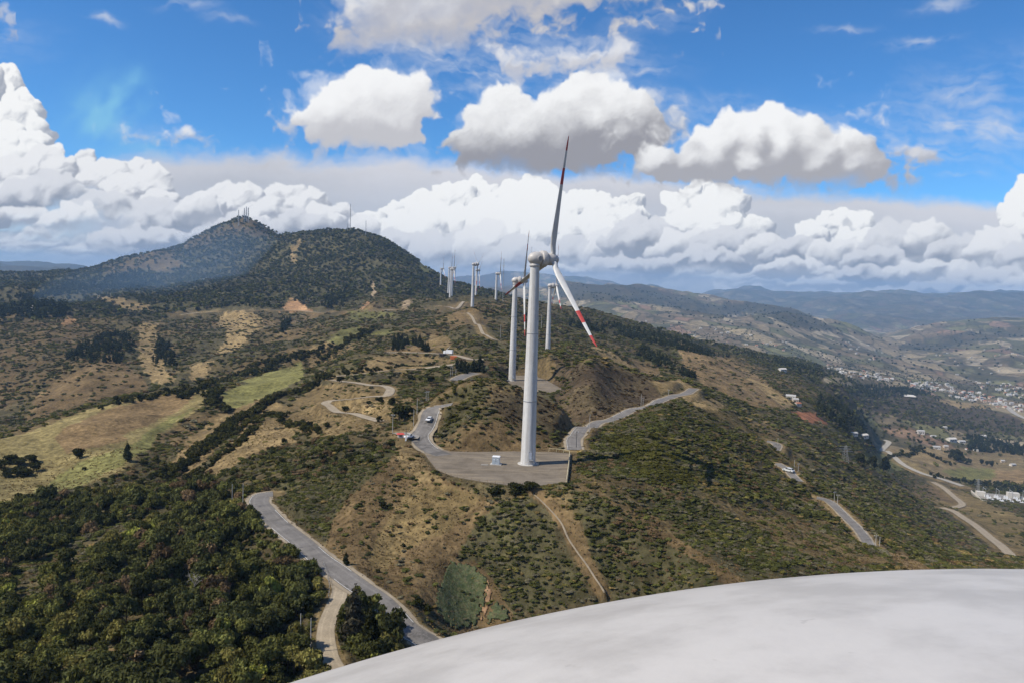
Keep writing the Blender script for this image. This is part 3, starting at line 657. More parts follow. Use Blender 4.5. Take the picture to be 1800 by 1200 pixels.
# the mountain: close forest, barer brown on its top and its left shoulder
zone(BIGP(-100, 360, 900, 545), 1550, 5200, C_DARK*1.05)
mt_ = (RG > 1550) & (RG < 5200) & (UG < 900) & (VG < 548) & front
VEG[mt_] = np.clip(.92-.55*sstep(.05, .5, q3[mt_]+.5*q2[mt_]), 0, 1)
zone([(395, 400), (430, 378), (470, 392), (500, 416), (470, 420), (430, 412), (330, 440), (270, 470), (180, 472), (260, 442), (330, 420)], 2700, 5200, C_BROWN*.8, .35)
zone([(180, 480), (260, 440), (280, 452), (330, 460), (300, 480), (230, 475)], 2700, 5200, C_BROWN, .25)
zone([(508, 462), (516, 440), (524, 420), (530, 420), (524, 445), (518, 466)], 1800, 3200, C_TAN*.9, .03)
zone([(728, 460), (760, 462), (775, 478), (745, 482)], 1800, 3200, C_GREEN, .05)
# slopes left of the ridge
zone([(40, 760), (60, 700), (130, 640), (190, 620), (250, 660), (260, 690), (140, 712), (60, 740)], 700, 1500, C_BROWN*1.1, .14)
zone([(-60, 560), (150, 560), (250, 600), (160, 640), (60, 690), (-60, 760)], 900, 2400, C_BROWN*.85, .62)
zone([(252, 562), (285, 565), (275, 600), (285, 640), (300, 668), (268, 672), (245, 640), (240, 600)], 800, 1900, C_TAN, .18)
zone([(392, 549), (440, 547), (468, 566), (440, 590), (412, 618), (378, 622), (398, 590), (386, 566)], 800, 1900, C_TAN*1.15, .22)
zone([(325, 662), (350, 638), (372, 630), (372, 648), (340, 668)], 600, 1600, C_TAN*1.1, .05)
zone([(270, 655), (300, 655), (310, 668), (280, 676)], 600, 1600, C_TAN, .1)
zone([(160, 520), (210, 524), (262, 536), (262, 548), (226, 550)], 1400, 2900, C_TAN*.8, .1)
zone([(486, 547), (500, 536), (512, 528), (524, 528), (540, 540), (546, 547)], 1300, 2300, C_ORANGE*1.15, .0, .5)
zone([(632, 546), (640, 533), (652, 532), (660, 546)], 1300, 2300, C_ORANGE*.85, .0, .5)
zone([(108, 572), (118, 558), (134, 560), (140, 572)], 1200, 2300, C_ORANGE*.7, .05)
zone([(656, 496), (664, 500), (660, 520), (652, 522), (648, 508)], 1500, 2600, C_PALE*.8, .02)
zone([(702, 544), (716, 526), (724, 530), (708, 546)], 1200, 2300, C_PALE*.6, .02)
zone([(614, 548), (690, 548), (690, 556), (640, 562), (614, 578)], 1100, 2000, C_GREEN*.8, .12)
# pastures on the left
zone([(-60, 910), (-60, 790), (40, 762), (180, 714), (300, 688), (362, 680), (378, 692), (340, 728), (255, 792), (200, 832), (130, 852), (60, 888)], 300, 760, (.205, .164, .070), .0, .25)
zone([(190, 716), (300, 692), (340, 690), (320, 716), (220, 770), (120, 800), (100, 770)], 300, 760, C_BROWN*1.45, .0, .25)
zone([(60, 860), (150, 812), (240, 775), (300, 735), (345, 712), (255, 792), (130, 852), (60, 884)], 300, 760, C_GREEN*1.12, .01, .3)
zone([(386, 694), (430, 668), (500, 646), (536, 640), (530, 662), (470, 690), (410, 722), (396, 712)], 330, 950, C_GREEN*1.2, .0, .3)
zone([(292, 812), (345, 768), (400, 724), (462, 696), (498, 712), (450, 746), (385, 786), (326, 832)], 280, 800, C_TAN*.8, .01, .3)
zone([(345, 830), (415, 776), (478, 732), (520, 748), (518, 776), (440, 798), (375, 832)], 260, 700, C_TAN*.92, .01, .3)
zone([(482, 722), (560, 676), (620, 672), (700, 692), (690, 745), (640, 762), (560, 768), (516, 756)], 270, 800, C_TAN*.68, .10, .35)
zone([(570, 712), (640, 702), (690, 700), (680, 720), (640, 732), (600, 726)], 300, 800, C_TAN*.9, .05, .3)
zone([(622, 655), (660, 626), (720, 624), (800, 632), (796, 644), (700, 652)], 400, 1100, C_TAN*.8, .06, .3)
zone([(566, 604), (600, 580), (640, 574), (640, 590), (600, 606)], 600, 1500, C_GREEN*.85, .02, .3)
zone([(530, 616), (575, 600), (600, 608), (560, 626)], 600, 1500, C_TAN*.8, .05, .3)
zone([(642, 592), (655, 578), (690, 580), (684, 592)], 600, 1500, C_GREEN*.75, .03, .3)
zone([(740, 600), (760, 588), (786, 592), (800, 614), (760, 618)], 500, 1200, C_TAN*.7, .05, .3)
zone([(672, 618), (690, 606), (735, 604), (752, 618), (720, 622)], 500, 1200, C_BROWN*1.3, .06, .3)
# the near hill under the first turbine
zone([(560, 985), (590, 900), (640, 850), (690, 800), (745, 812), (775, 838), (840, 868), (880, 880), (840, 920), (800, 975), (775, 1040), (740, 1075), (690, 1052), (640, 1012), (600, 985)], 150, 300, C_BROWN*1.0, .16, .4)
zone([(640, 980), (680, 920), (730, 860), (780, 850), (850, 872), (790, 930), (720, 960), (660, 1010)], 150, 300, C_GOLD*.85, .10, .5, .7)
zone([(690, 780), (730, 790), (765, 830), (780, 846), (740, 850), (700, 820)], 150, 320, C_TAN*.8, .10, .35)
zone([(900, 852), (950, 858), (1000, 880), (1020, 920), (1050, 990), (1075, 1050), (1050, 1052), (1010, 980), (980, 925), (930, 880)], 150, 300, C_BROWN*1.05, .40, .4)
zone([(1000, 850), (1030, 850), (1120, 900), (1230, 970), (1310, 1020), (1270, 1025), (1150, 955), (1050, 890)], 150, 330, C_BROWN*1.05, .24, .4)
zone([(1230, 870), (1330, 890), (1460, 940), (1560, 985), (1500, 1000), (1380, 960), (1270, 920)], 150, 480, C_TAN*.62, .25, .5)
zone([(1420, 865), (1460, 885), (1490, 915), (1470, 910), (1430, 880)], 200, 600, C_TAN*.8, .02)
zone([(1520, 945), (1560, 960), (1640, 1000), (1600, 1005)], 200, 600, C_BROWN*1.3, .05)
# mound and heath hills on the ridge
zone([(760, 786), (800, 740), (900, 740), (960, 760), (1000, 790), (900, 800), (800, 800)], 250, 400, C_BROWN*.95, .30, .3)
zone([(870, 690), (940, 700), (1000, 745), (960, 760), (880, 730)], 270, 420, C_HEATH, .42)
zone([(980, 640), (1060, 640), (1140, 668), (1165, 700), (1110, 720), (1050, 742), (1000, 740), (970, 700)], 360, 700, C_HEATH, .34, .3)
zone([(925, 648), (970, 622), (976, 650), (960, 672), (935, 672)], 480, 700, C_TAN*.62, .10, .4)
zone([(1010, 540), (1300, 620), (1230, 640), (1100, 600), (1000, 575)], 950, 2300, C_DARK*.8, .7)
zone([(1040, 610), (1080, 620), (1130, 655), (1140, 680), (1090, 650)], 600, 1400, C_TAN*.9, .10)
zone([(1110, 630), (1160, 650), (1170, 668), (1120, 655)], 600, 1500, C_BROWN*1.3, .08)
zone([(1150, 672), (1200, 668), (1220, 680), (1160, 690)], 450, 1000, C_TAN, .02)
zone([(1190, 690), (1230, 690), (1280, 712), (1250, 722), (1200, 704)], 400, 1000, C_TAN*.95, .06)
zone([(1190, 600), (1260, 620), (1350, 670), (1390, 715), (1330, 720), (1240, 680), (1200, 640)], 700, 2300, C_BROWN*1.5, .12)
zone([(1310, 660), (1360, 680), (1400, 715), (1370, 712)], 700, 2300, C_TAN*1.1, .04)
zone([(1230, 715), (1290, 725), (1370, 775), (1440, 850), (1400, 830), (1330, 770)], 400, 1000, C_GOLD*.72, .22)
zone([(1384, 720), (1432, 724), (1450, 744), (1410, 738)], 800, 2400, C_RED*1.2, .0)
zone([(1300, 620), (1330, 620), (1380, 634), (1450, 660), (1440, 672), (1380, 670), (1330, 645)], 1500, 3600, C_DARK*.7, .95)
zone([(1420, 672), (1520, 680), (1620, 690), (1800, 735), (1800, 765), (1640, 750), (1500, 712)], 1200, 3600, C_HEATH*.9, .34, patch=0.)
zone([(1640, 700), (1720, 708), (1750, 716), (1690, 718)], 1500, 4500, C_TAN*1.1, .03, patch=0.)
# irrigated fields on the valley floor
zone([(1500, 800), (1550, 792), (1600, 822), (1570, 832), (1520, 826)], 900, 2400, C_GREEN*.8, .04, patch=.2)
zone([(1560, 792), (1640, 782), (1800, 795), (1800, 862), (1740, 856), (1640, 838), (1580, 810)], 1000, 2600, C_TAN*.85, .03, patch=.25)
zone([(1600, 786), (1660, 788), (1668, 812), (1610, 806)], 1000, 2600, C_TAN*.95, .0, patch=0.)
zone([(1650, 824), (1700, 820), (1760, 826), (1750, 842), (1690, 846)], 1000, 2600, C_GREEN*1.05, .0, patch=0.)
zone([(1755, 826), (1810, 824), (1810, 850), (1745, 846)], 1000, 2600, C_BROWN*1.7, .0, patch=0.)
zone([(1520, 806), (1548, 808), (1540, 822), (1520, 818)], 900, 2400, C_GREEN*1.1, .0, patch=0.)
zone([(1630, 880), (1690, 862), (1760, 895), (1800, 905), (1800, 975), (1740, 930), (1690, 900)], 700, 1700, C_GOLD*.95, .08)
zone([(1560, 850), (1640, 852), (1690, 885), (1620, 876)], 700, 1700, C_BROWN*1.2, .25)
zone([(1740, 850), (1800, 856), (1800, 866), (1730, 862)], 1000, 2400, C_DARK*.7, .95)
# dense dark scrub
zone([(800, 985), (830, 930), (880, 878), (930, 870), (960, 890), (985, 930), (1005, 985), (1040, 1050), (900, 1080), (880, 1040)], 150, 300, C_DARK*.9, .93, .3)
zone([(1030, 790), (1100, 745), (1160, 715), (1210, 715), (1270, 780), (1330, 850), (1300, 880), (1230, 860), (1150, 850), (1060, 830)], 200, 480, C_DARK*.9, .93, .3)
zone([(1010, 860), (1050, 870), (1180, 960), (1260, 1010), (1200, 1040), (1090, 1050), (1040, 980)], 150, 330, C_DARK, .90, .3)
zone([(1100, 860), (1220, 870), (1330, 930), (1400, 990), (1320, 1010), (1200, 930)], 150, 400, C_DARK*.9, .92, .3)
zone([(1400, 850), (1480, 900), (1560, 950), (1640, 990), (1720, 1000), (1640, 950), (1560, 900), (1470, 840)], 380, 1000, C_DARK*.9, .92, .3)
zone([(470, 880), (500, 840), (560, 800), (640, 775), (700, 785), (680, 810), (620, 860), (590, 905), (560, 965), (510, 925)], 180, 340, C_DARK*.9, .93, .3)
zone([(760, 780), (775, 725), (800, 685), (850, 674), (870, 690), (830, 730), (800, 760)], 260, 420, C_DARK*1.1, .90, .3)
for P in ([(786, 980), (834, 985), (868, 1018), (906, 1085), (850, 1110), (796, 1114), (758, 1074), (764, 1035)], [(838, 660), (852, 632), (866, 640), (860, 660)]):
    zone(P, 130, 560, C_BROWN*.9, .07)
# roads, pads and verges stay clear
RDIST = np.full(XG.shape, 99.0)
for name, width, kind, pts, rr_ in road_geo:
    pad = width/2+8+(rr_*.012 if rr_ < 700 else rr_*.035)
    m = (XG > pts[:, 0].min()-pad) & (XG < pts[:, 0].max()+pad) & (YG > pts[:, 1].min()-pad) & (YG < pts[:, 1].max()+pad)
    d, _ = seg_dist(XG[m], YG[m], pts)
    RDIST[m] = np.minimum(RDIST[m], d-width/2)
    vw = 1-sstep(.3+rr_*.002, 1.6+rr_*.004, d-width/2)
    if name == 'footpath': continue
    tone = C_TAN*.8 if kind != 'paleroad' else C_TAN
    GRD[m] = GRD[m]*(1-vw[:, None]*.8)+tone*vw[:, None]*.8
for P in (PAD1, PAD2):
    poly = [(p[0], p[1]) for p in P]
    m = np.hypot(XG-P[0][0], YG-P[0][1]) < 130
    ins = inpoly(XG[m], YG[m], poly); d, _ = seg_dist(XG[m], YG[m], P, True)
    RDIST[m] = np.minimum(RDIST[m], np.where(ins, -1, d))
VEG = np.clip(VEG, 0, 1)*sstep(0, 1, (RDIST-.3-np.where(RG < 700, .0025, .009)*RG)/(1.4+np.where(RG < 700, .006, .014)*RG))
VEG = VEG*np.where((RG < 1700) & (VEG < .87), .18+1.05*sstep(-.22, .20, .8*q4+.9*q1+.5*q2), 1.0); VEG = np.clip(VEG, 0, 1)      # thickets and openings
# low herbs and grass between the shrubs
hb = (.60*VEG*(1-PATCH))[..., None]
GRD = GRD*(1-hb)+np.array((.072, .066, .030))*(1+.4*q1+.3*q4)[..., None]*hb

# the ground sheet
def grid_mesh(name, quads, co):
    me = bpy.data.meshes.new(name)
    me.vertices.add(len(co)); me.vertices.foreach_set('co', np.ascontiguousarray(co, dtype=np.float32).ravel())
    me.loops.add(len(quads)*4); me.loops.foreach_set('vertex_index', np.ascontiguousarray(quads, dtype=np.int32).ravel())
    me.polygons.add(len(quads)); me.polygons.foreach_set('loop_start', np.arange(0, len(quads)*4, 4, dtype=np.int32)); me.polygons.foreach_set('loop_total', np.full(len(quads), 4, dtype=np.int32))
    me.polygons.foreach_set('use_smooth', np.ones(len(quads), bool))
    me.update()
    return me
# ------------------------------------------------------------------ materials
class NT_:
    def __init__(self, name):
        self.m = bpy.data.materials.new(name); self.m.use_nodes = True
        self.t = self.m.node_tree; self.n = self.t.nodes; self.l = self.t.links
        self.b = self.n['Principled BSDF']; self.out = self.n['Material Output']
        self._pos = None
    def node(self, t, **k):
        nd = self.n.new(t)
        for a_, b_ in k.items(): setattr(nd, a_, b_)
        return nd
    def put(self, sock, v):
        if hasattr(v, 'is_output') or isinstance(v, bpy.types.NodeSocket): self.l.new(v, sock)
        elif isinstance(v, (tuple, list, np.ndarray)) and len(v) == 3 and sock.type == 'RGBA': sock.default_value = (*[float(x) for x in v], 1)
        else: sock.default_value = v
    def pos(self):
        if self._pos is None: self._pos = self.node('ShaderNodeTexCoord').outputs['Object']
        return self._pos
    def scaled(self, v, s):
        nd = self.node('ShaderNodeVectorMath', operation='MULTIPLY'); self.put(nd.inputs[0], v); nd.inputs[1].default_value = s
        return nd.outputs[0]
    def noise(self, scale, detail=5, rough=.55, vec=None, dist=0.0):
        nd = self.node('ShaderNodeTexNoise'); self.l.new(vec if vec is not None else self.pos(), nd.inputs['Vector'])
        nd.inputs['Scale'].default_value = scale; nd.inputs['Detail'].default_value = detail; nd.inputs['Roughness'].default_value = rough; nd.inputs['Distortion'].default_value = dist
        return nd.outputs['Fac']
    def rng(self, v, a, b, c, d, smooth=False):
        nd = self.node('ShaderNodeMapRange', interpolation_type='SMOOTHSTEP' if smooth else 'LINEAR')
        self.put(nd.inputs[0], v)
        for i, x in enumerate((a, b, c, d)): nd.inputs[i+1].default_value = x
        return nd.outputs[0]
    def mix(self, f, a, b, mode='MIX'):
        nd = self.node('ShaderNodeMix', data_type='RGBA', blend_type=mode)
        self.put(nd.inputs[0], f); self.put(nd.inputs[6], a); self.put(nd.inputs[7], b)
        return nd.outputs[2]
    def math(self, op, a, b=0.0):
        nd = self.node('ShaderNodeMath', operation=op); self.put(nd.inputs[0], a); self.put(nd.inputs[1], b); return nd.outputs[0]
    def scalec(self, c, f):
        nd = self.node('ShaderNodeVectorMath', operation='SCALE'); self.put(nd.inputs[0], c); self.put(nd.inputs['Scale'], f); return nd.outputs[0]
    def attr(self, name, typ='GEOMETRY', out='Color'):
        nd = self.node('ShaderNodeAttribute', attribute_name=name, attribute_type=typ); return nd.outputs[out]
    def bump(self, h, strength, dist):
        nd = self.node('ShaderNodeBump'); self.put(nd.inputs['Height'], h); nd.inputs['Strength'].default_value = strength; nd.inputs['Distance'].default_value = dist
        self.l.new(nd.outputs[0], self.b.inputs['Normal'])
    def done(self, col, rough=.9, spec=.2, metal=0.0):
        self.put(self.b.inputs['Base Color'], col); self.put(self.b.inputs['Roughness'], rough)
        self.b.inputs['Specular IOR Level'].default_value = spec; self.b.inputs['Metallic'].default_value = metal
        return self.m

# ground
k = NT_('ground_cover')
g_ = k.attr('ground'); pa = k.attr('patch', out='Fac')
nA = k.noise(.42, 4, .62); nB = k.noise(.06, 4, .6); nC = k.noise(.010, 3, .55)
f1 = k.rng(nA, .28, .72, .45, 1.55); f2 = k.rng(nB, .3, .7, .62, 1.38); f3 = k.rng(nC, .3, .7, .8, 1.2)
col = k.scalec(k.scalec(k.scalec(g_, f1), f2), f3)
# scattered tufts, darker and greener than the soil
col = k.mix(k.rng(k.noise(.9, 2, .6), .58, .68, 0, .42, True), col, (.055, .055, .025))
warp = k.node('ShaderNodeVectorMath', operation='ADD'); k.l.new(k.pos(), warp.inputs[0])
wv = k.node('ShaderNodeTexNoise'); k.l.new(k.pos(), wv.inputs['Vector']); wv.inputs['Scale'].default_value = .004; wv.inputs['Detail'].default_value = 3
ws = k.node('ShaderNodeVectorMath', operation='SCALE'); k.l.new(wv.outputs['Color'], ws.inputs[0]); ws.inputs['Scale'].default_value = 160
k.l.new(ws.outputs[0], warp.inputs[1])
flat_ = k.scaled(warp.outputs[0], (.0085, .0042, .001))
vo = k.node('ShaderNodeTexVoronoi'); k.l.new(flat_, vo.inputs['Vector']); vo.inputs['Scale'].default_value = 1.0
ve = k.node('ShaderNodeTexVoronoi', feature='DISTANCE_TO_EDGE'); k.l.new(flat_, ve.inputs['Vector']); ve.inputs['Scale'].default_value = 1.0
sx = k.node('ShaderNodeSeparateColor'); k.l.new(vo.outputs['Color'], sx.inputs[0])
cr = k.node('ShaderNodeValToRGB'); cr.color_ramp.interpolation = 'CONSTANT'
els = cr.color_ramp.elements
pal = [(0, (.17, .132, .082)), (.2, (.29, .235, .14)), (.34, (.12, .122, .056)), (.48, (.22, .175, .105)), (.60, (.165, .165, .07)), (.72, (.07, .074, .04)), (.80, (.36, .30, .20)), (.92, (.24, .155, .10))]
while len(els) < len(pal): els.new(.5)
for e_, (p_, c_) in zip(els, pal): e_.position = p_; e_.color = (*c_, 1)
k.l.new(sx.outputs[0], cr.inputs['Fac'])
pc = k.scalec(k.scalec(cr.outputs[0], k.rng(nC, .3, .7, .7, 1.3)), f2)
pc = k.mix(k.rng(ve.outputs['Distance'], .02, .06, .7, 0), pc, (.03, .036, .018))
wood = k.rng(k.noise(.0042, 5, .62), .53, .62, 0, .8, True)
pc = k.mix(wood, pc, (.032, .038, .020))
col = k.mix(k.math('MULTIPLY', pa, .82), col, pc)
k.bump(nA, .9, .9)
M_GROUND = k.done(col, .95, .08)

def simple(name, col, rough=.7, spec=.3, metal=0., var=.15, scale=2.0, bump=0.0, dirt=None):
    k = NT_(name)
    n_ = k.noise(scale, 6, .6)
    c = k.scalec(tuple(col), k.rng(n_, .3, .7, 1-var, 1+var))
    if dirt: c = k.mix(k.rng(k.noise(scale*.35, 7, .65), .45, .75, 0, dirt[1], True), c, dirt[0])
    if bump: k.bump(n_, bump, .05)
    return k.done(c, rough, spec, metal)
def road_mat(name, col, var, cracks):
    k = NT_(name)
    n1_ = k.noise(.25, 6, .65); n2_ = k.noise(2.6, 6, .6)
    along = k.attr('lane', out='Fac')            # -1..1 across the carriageway
    wear = k.node('ShaderNodeMath', operation='ABSOLUTE'); k.l.new(along, wear.inputs[0])
    band = k.rng(k.math('ABSOLUTE', k.math('SUBTRACT', wear.outputs[0], .48)), .0, .16, 1.16, 1.0, True)
    c = k.scalec(k.scalec(k.scalec(tuple(col), k.rng(n1_, .3, .7, 1-var, 1+var)), k.rng(n2_, .3, .7, .86, 1.14)), band)
    c = k.mix(k.rng(wear.outputs[0], .86, 1.0, 0, .6, True), c, (.20, .165, .115))
    c = k.mix(k.rng(k.noise(.5, 6, .7, dist=1.4), .60, .64, 0, cracks*.6, True), c, (.23, .20, .16))
    c = k.mix(k.rng(k.noise(.11, 5, .7, dist=1.2), .58, .62, 0, cracks, True), c, tuple(np.array(col)*.55))
    k.bump(n2_, .3, .05)
    return k.done(c, .88, .25)
M_ASPHALT = road_mat('asphalt', (.165, .152, .138), .26, .7)
M_DIRT = road_mat('dirt_road', (.31, .255, .18), .2, .25)
M_PALE = road_mat('pale_road', (.34, .31, .26), .12, .2)
M_CONC = road_mat('worn_concrete', (.26, .24, .21), .16, .3)
k = NT_('gravel_pad')
ga = k.noise(.12, 7, .65, dist=.6); gb = k.noise(3.2, 5, .6); gs = k.noise(.3, 6, .6, vec=k.scaled(k.pos(), (.25, 2.2, 1)))
c = k.mix(k.rng(ga, .35, .68, 0, 1, True), (.205, .172, .132), (.135, .112, .085))
c = k.mix(k.rng(gs, .48, .66, 0, .75, True), c, (.27, .22, .155))
c = k.scalec(c, k.rng(gb, .3, .7, .8, 1.2)); k.bump(gb, .5, .06)
M_GRAVEL = k.done(c, .95, .1)
M_LINE = simple('white_paint', (.62, .61, .57), .6, .3, var=.3, scale=1.2)

def foliage(name, mode):
    k = NT_(name)
    tint = k.attr('tint', 'INSTANCER') if mode == 'inst' else k.node('ShaderNodeObjectInfo').outputs['Color']
    lv = k.attr('leaf', out='Fac')
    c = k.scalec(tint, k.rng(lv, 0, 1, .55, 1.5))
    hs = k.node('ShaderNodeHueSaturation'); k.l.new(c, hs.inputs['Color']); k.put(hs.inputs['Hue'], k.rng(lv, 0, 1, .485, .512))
    d = k.node('ShaderNodeBsdfDiffuse'); k.l.new(hs.outputs[0], d.inputs['Color'])
    tr = k.node('ShaderNodeBsdfTranslucent'); k.l.new(hs.outputs[0], tr.inputs['Color'])
    mx = k.node('ShaderNodeMixShader'); mx.inputs[0].default_value = .22
    k.l.new(d.outputs[0], mx.inputs[1]); k.l.new(tr.outputs[0], mx.inputs[2]); k.l.new(mx.outputs[0], k.out.inputs['Surface'])
    return k.m
M_LEAF_I = foliage('foliage_mass', 'inst'); M_LEAF_O = foliage('foliage', 'obj')
M_BARK = simple('bark', (.09, .07, .05), .9, .1, var=.3, scale=6)
M_DEADWOOD = simple('dead_wood', (.34, .31, .28), .9, .1, var=.2, scale=6)
# turbine paint: off white with rain streaks and grime
k = NT_('tower_paint')
st = k.noise(1.0, 6, .6, vec=k.scaled(k.pos(), (1.6, 1.6, .035))); gr = k.noise(.5, 7, .65)
c = k.mix(k.rng(st, .40, .66, 0, .85, True), (.60, .595, .58), (.42, .41, .395))
c = k.scalec(c, k.rng(gr, .3, .7, .9, 1.06)); M_TOWER = k.done(c, .5, .35)
k = NT_('nacelle_paint')
gr = k.noise(5.5, 6, .62); sp_ = k.noise(1.3, 6, .68, dist=.6, vec=k.scaled(k.pos(), (1, 1.6, 1)))
c = k.mix(k.rng(gr, .40, .66, 0, .62, True), (.52, .495, .465), (.345, .325, .30))
c = k.mix(k.rng(sp_, .46, .70, 0, .6, True), c, (.36, .335, .31)); c = k.mix(k.rng(k.noise(34, 3, .6), .68, .76, 0, .35, True), c, (.25, .23, .21)); k.bump(gr, .12, .02)
M_NACELLE = k.done(c, .42, .4)
M_BLADE = simple('blade_paint', (.52, .52, .51), .45, .4, var=.07, scale=.6, dirt=((.38, .37, .36), .5))
M_RED = simple('red_band_paint', (.40, .055, .05), .5, .35, var=.14, scale=1.0)
M_DKGREY = simple('dark_grey', (.07, .07, .072), .6, .3)
M_GREY = simple('mid_grey', (.28, .29, .30), .55, .35)
M_STEEL = simple('galvanised_steel', (.42, .43, .43), .45, .5, .5)
M_POLE = simple('concrete_pole', (.40, .385, .36), .85, .2, var=.12, scale=3)
M_WOOD = simple('weathered_timber', (.24, .18, .11), .85, .15, var=.25, scale=4)
M_YELLOWISH = simple('faded_cream_paint', (.50, .44, .28), .75, .25, var=.2, scale=2)
M_WHITE = simple('white_panel', (.72, .73, .74), .5, .4, var=.05)
M_CABLUE = simple('cabinet_grey', (.36, .41, .45), .5, .4, var=.06)
M_GLASS = simple('dark_glass', (.02, .025, .03), .08, .6, var=.02)
M_TYRE = simple('tyre', (.02, .02, .02), .9, .1)
M_ORANGE = simple('orange_container', (.60, .17, .05), .55, .3, var=.15)
M_ROOFT = simple('tile_roof', (.36, .15, .085), .85, .15, var=.25, scale=.6)
M_ROOFG = simple('metal_roof', (.40, .39, .37), .5, .3, var=.12, scale=.4)
M_ROOFD = simple('dark_roof', (.12, .11, .105), .7, .2, var=.2)
M_WALLW = simple('whitewash', (.56, .53, .48), .85, .15, var=.08, scale=.5)
M_WALLT = simple('plaster', (.52, .43, .33), .85, .15, var=.1, scale=.5)
M_REDP = simple('red_paint', (.50, .07, .05), .5, .3)
M_SOIL = simple('bare_soil', (.24, .15, .085), .95, .1, var=.35, scale=.5, bump=.6)
k = NT_('erosion_netting')
na = k.noise(.5, 7, .7); nb = k.noise(2.2, 5, .6)
c = k.mix(k.rng(na, .40, .64, 0, 1, True), (.046, .060, .026), (.090, .102, .048))
c = k.mix(k.rng(k.noise(.35, 6, .7, vec=k.scaled(k.pos(), (3.2, 3.2, .25))), .48, .62, 0, .75, True), c, (.11, .095, .05))
c = k.scalec(c, k.rng(nb, .3, .7, .6, 1.4)); k.bump(nb, .8, .25)
M_NET = k.done(c, .9, .1)

# ------------------------------------------------------------------ builders
def tag(o, label=None, cat=None, group=None, kind=None):
    for a_, b_ in (('label', label), ('category', cat), ('group', group), ('kind', kind)):
        if b_ is not None: o[a_] = b_
    return o
class MB:
    """collects simple solids and links them as one mesh object"""
    def __init__(self): self.v = []; self.f = []; self.mi = []; self.sm = []
    def add(self, vs, fs, mi=0, smooth=False):
        o = len(self.v); self.v.extend([tuple(map(float, p)) for p in vs])
        for f in fs: self.f.append(tuple(i+o for i in f)); self.mi.append(mi); self.sm.append(smooth)
    def box(self, c, s, mi=0, rz=0.0, top=1.0):
        cx, cy, cz = c; sx, sy, sz = s[0]/2, s[1]/2, s[2]/2; ca, sa = math.cos(rz), math.sin(rz); vs = []
        for z, k_ in ((-sz, 1), (sz, top)):
            for x, y in ((-sx, -sy), (sx, -sy), (sx, sy), (-sx, sy)):
                x *= k_; y *= k_; vs.append((cx+x*ca-y*sa, cy+x*sa+y*ca, cz+z))
        self.add(vs, [(3, 2, 1, 0), (4, 5, 6, 7), (0, 1, 5, 4), (1, 2, 6, 5), (2, 3, 7, 6), (3, 0, 4, 7)], mi); return self
    def rings(self, rings, mi=0, caps=True, smooth=True):
        n_ = len(rings[0]); vs = [p for r in rings for p in r]; fs = []
        for a in range(len(rings)-1):
            for i in range(n_):
                j = (i+1) % n_; fs.append((a*n_+i, a*n_+j, (a+1)*n_+j, (a+1)*n_+i))
        self.add(vs, fs, mi, smooth)
        if caps:
            self.add(rings[0][::-1], [tuple(range(n_))], mi); self.add(rings[-1], [tuple(range(n_))], mi)
        return self
    def tube(self, p0, p1, r0, r1=None, n_=8, mi=0, caps=True):
        r1 = r0 if r1 is None else r1
        p0, p1 = Vector(p0), Vector(p1); d = (p1-p0).normalized(); a = d.orthogonal().normalized(); b = d.cross(a)
        ring = lambda p, r: [tuple(p+(a*math.cos(t)+b*math.sin(t))*r) for t in (2*math.pi*i/n_ for i in range(n_))]
        return self.rings([ring(p0, r0), ring(p1, r1)], mi, caps)
    def lathe(self, prof, n_=24, mi=0, axis='z', caps=True):
        rs = []
        for r, h in prof:
            rs.append([(r*math.cos(t), r*math.sin(t), h) if axis == 'z' else (h, r*math.cos(t), r*math.sin(t)) for t in (2*math.pi*i/n_ for i in range(n_))])
        return self.rings(rs, mi, caps)
    def mesh(self, name, mats):
        me = bpy.data.meshes.new(name); me.from_pydata(self.v, [], self.f)
        for m in (mats if isinstance(mats, (list, tuple)) else [mats]): me.materials.append(m)
        me.polygons.foreach_set('material_index', self.mi); me.polygons.foreach_set('use_smooth', self.sm); me.update()
        return me
    def build(self, name, mats, parent=None, loc=None, rz=None):
        o = bpy.data.objects.new(name, self.mesh(name, mats)); COL.objects.link(o)
        if parent is not None: o.parent = parent
        if loc is not None: o.location = tuple(loc)
        if rz is not None: o.rotation_euler = (0, 0, rz)
        return o
def empty(name, loc, rz=0.0):
    o = bpy.data.objects.new(name, None); COL.objects.link(o); o.location = tuple(map(float, loc)); o.rotation_euler = (0, 0, rz); o.empty_display_size = .1
    return o
def copy_tree(o, parent=None):
    c = o.copy(); COL.objects.link(c); c.parent = parent
    for ch in o.children: copy_tree(ch, c)
    return c

# ------------------------------------------------------------------ the ground and the roads
idx = np.arange(NT*NR).reshape(NT, NR)
quads = np.stack([idx[:-1, :-1], idx[:-1, 1:], idx[1:, 1:], idx[1:, :-1]], -1).reshape(-1, 4)[:, ::-1]
me = grid_mesh('terrain', quads, np.stack([XG, YG, ZG], -1).reshape(-1, 3))
ca = me.attributes.new('ground', 'FLOAT_COLOR', 'POINT')
ca.data.foreach_set('color', np.concatenate([np.clip(GRD, 0, 1), np.ones(GRD.shape[:2]+(1,))], -1).astype(np.float32).ravel())
pa_ = me.attributes.new('patch', 'FLOAT', 'POINT'); pa_.data.foreach_set('value', PATCH.astype(np.float32).ravel())
me.materials.append(M_GROUND)
terrain = bpy.data.objects.new('terrain', me); COL.objects.link(terrain); tag(terrain, kind='structure')

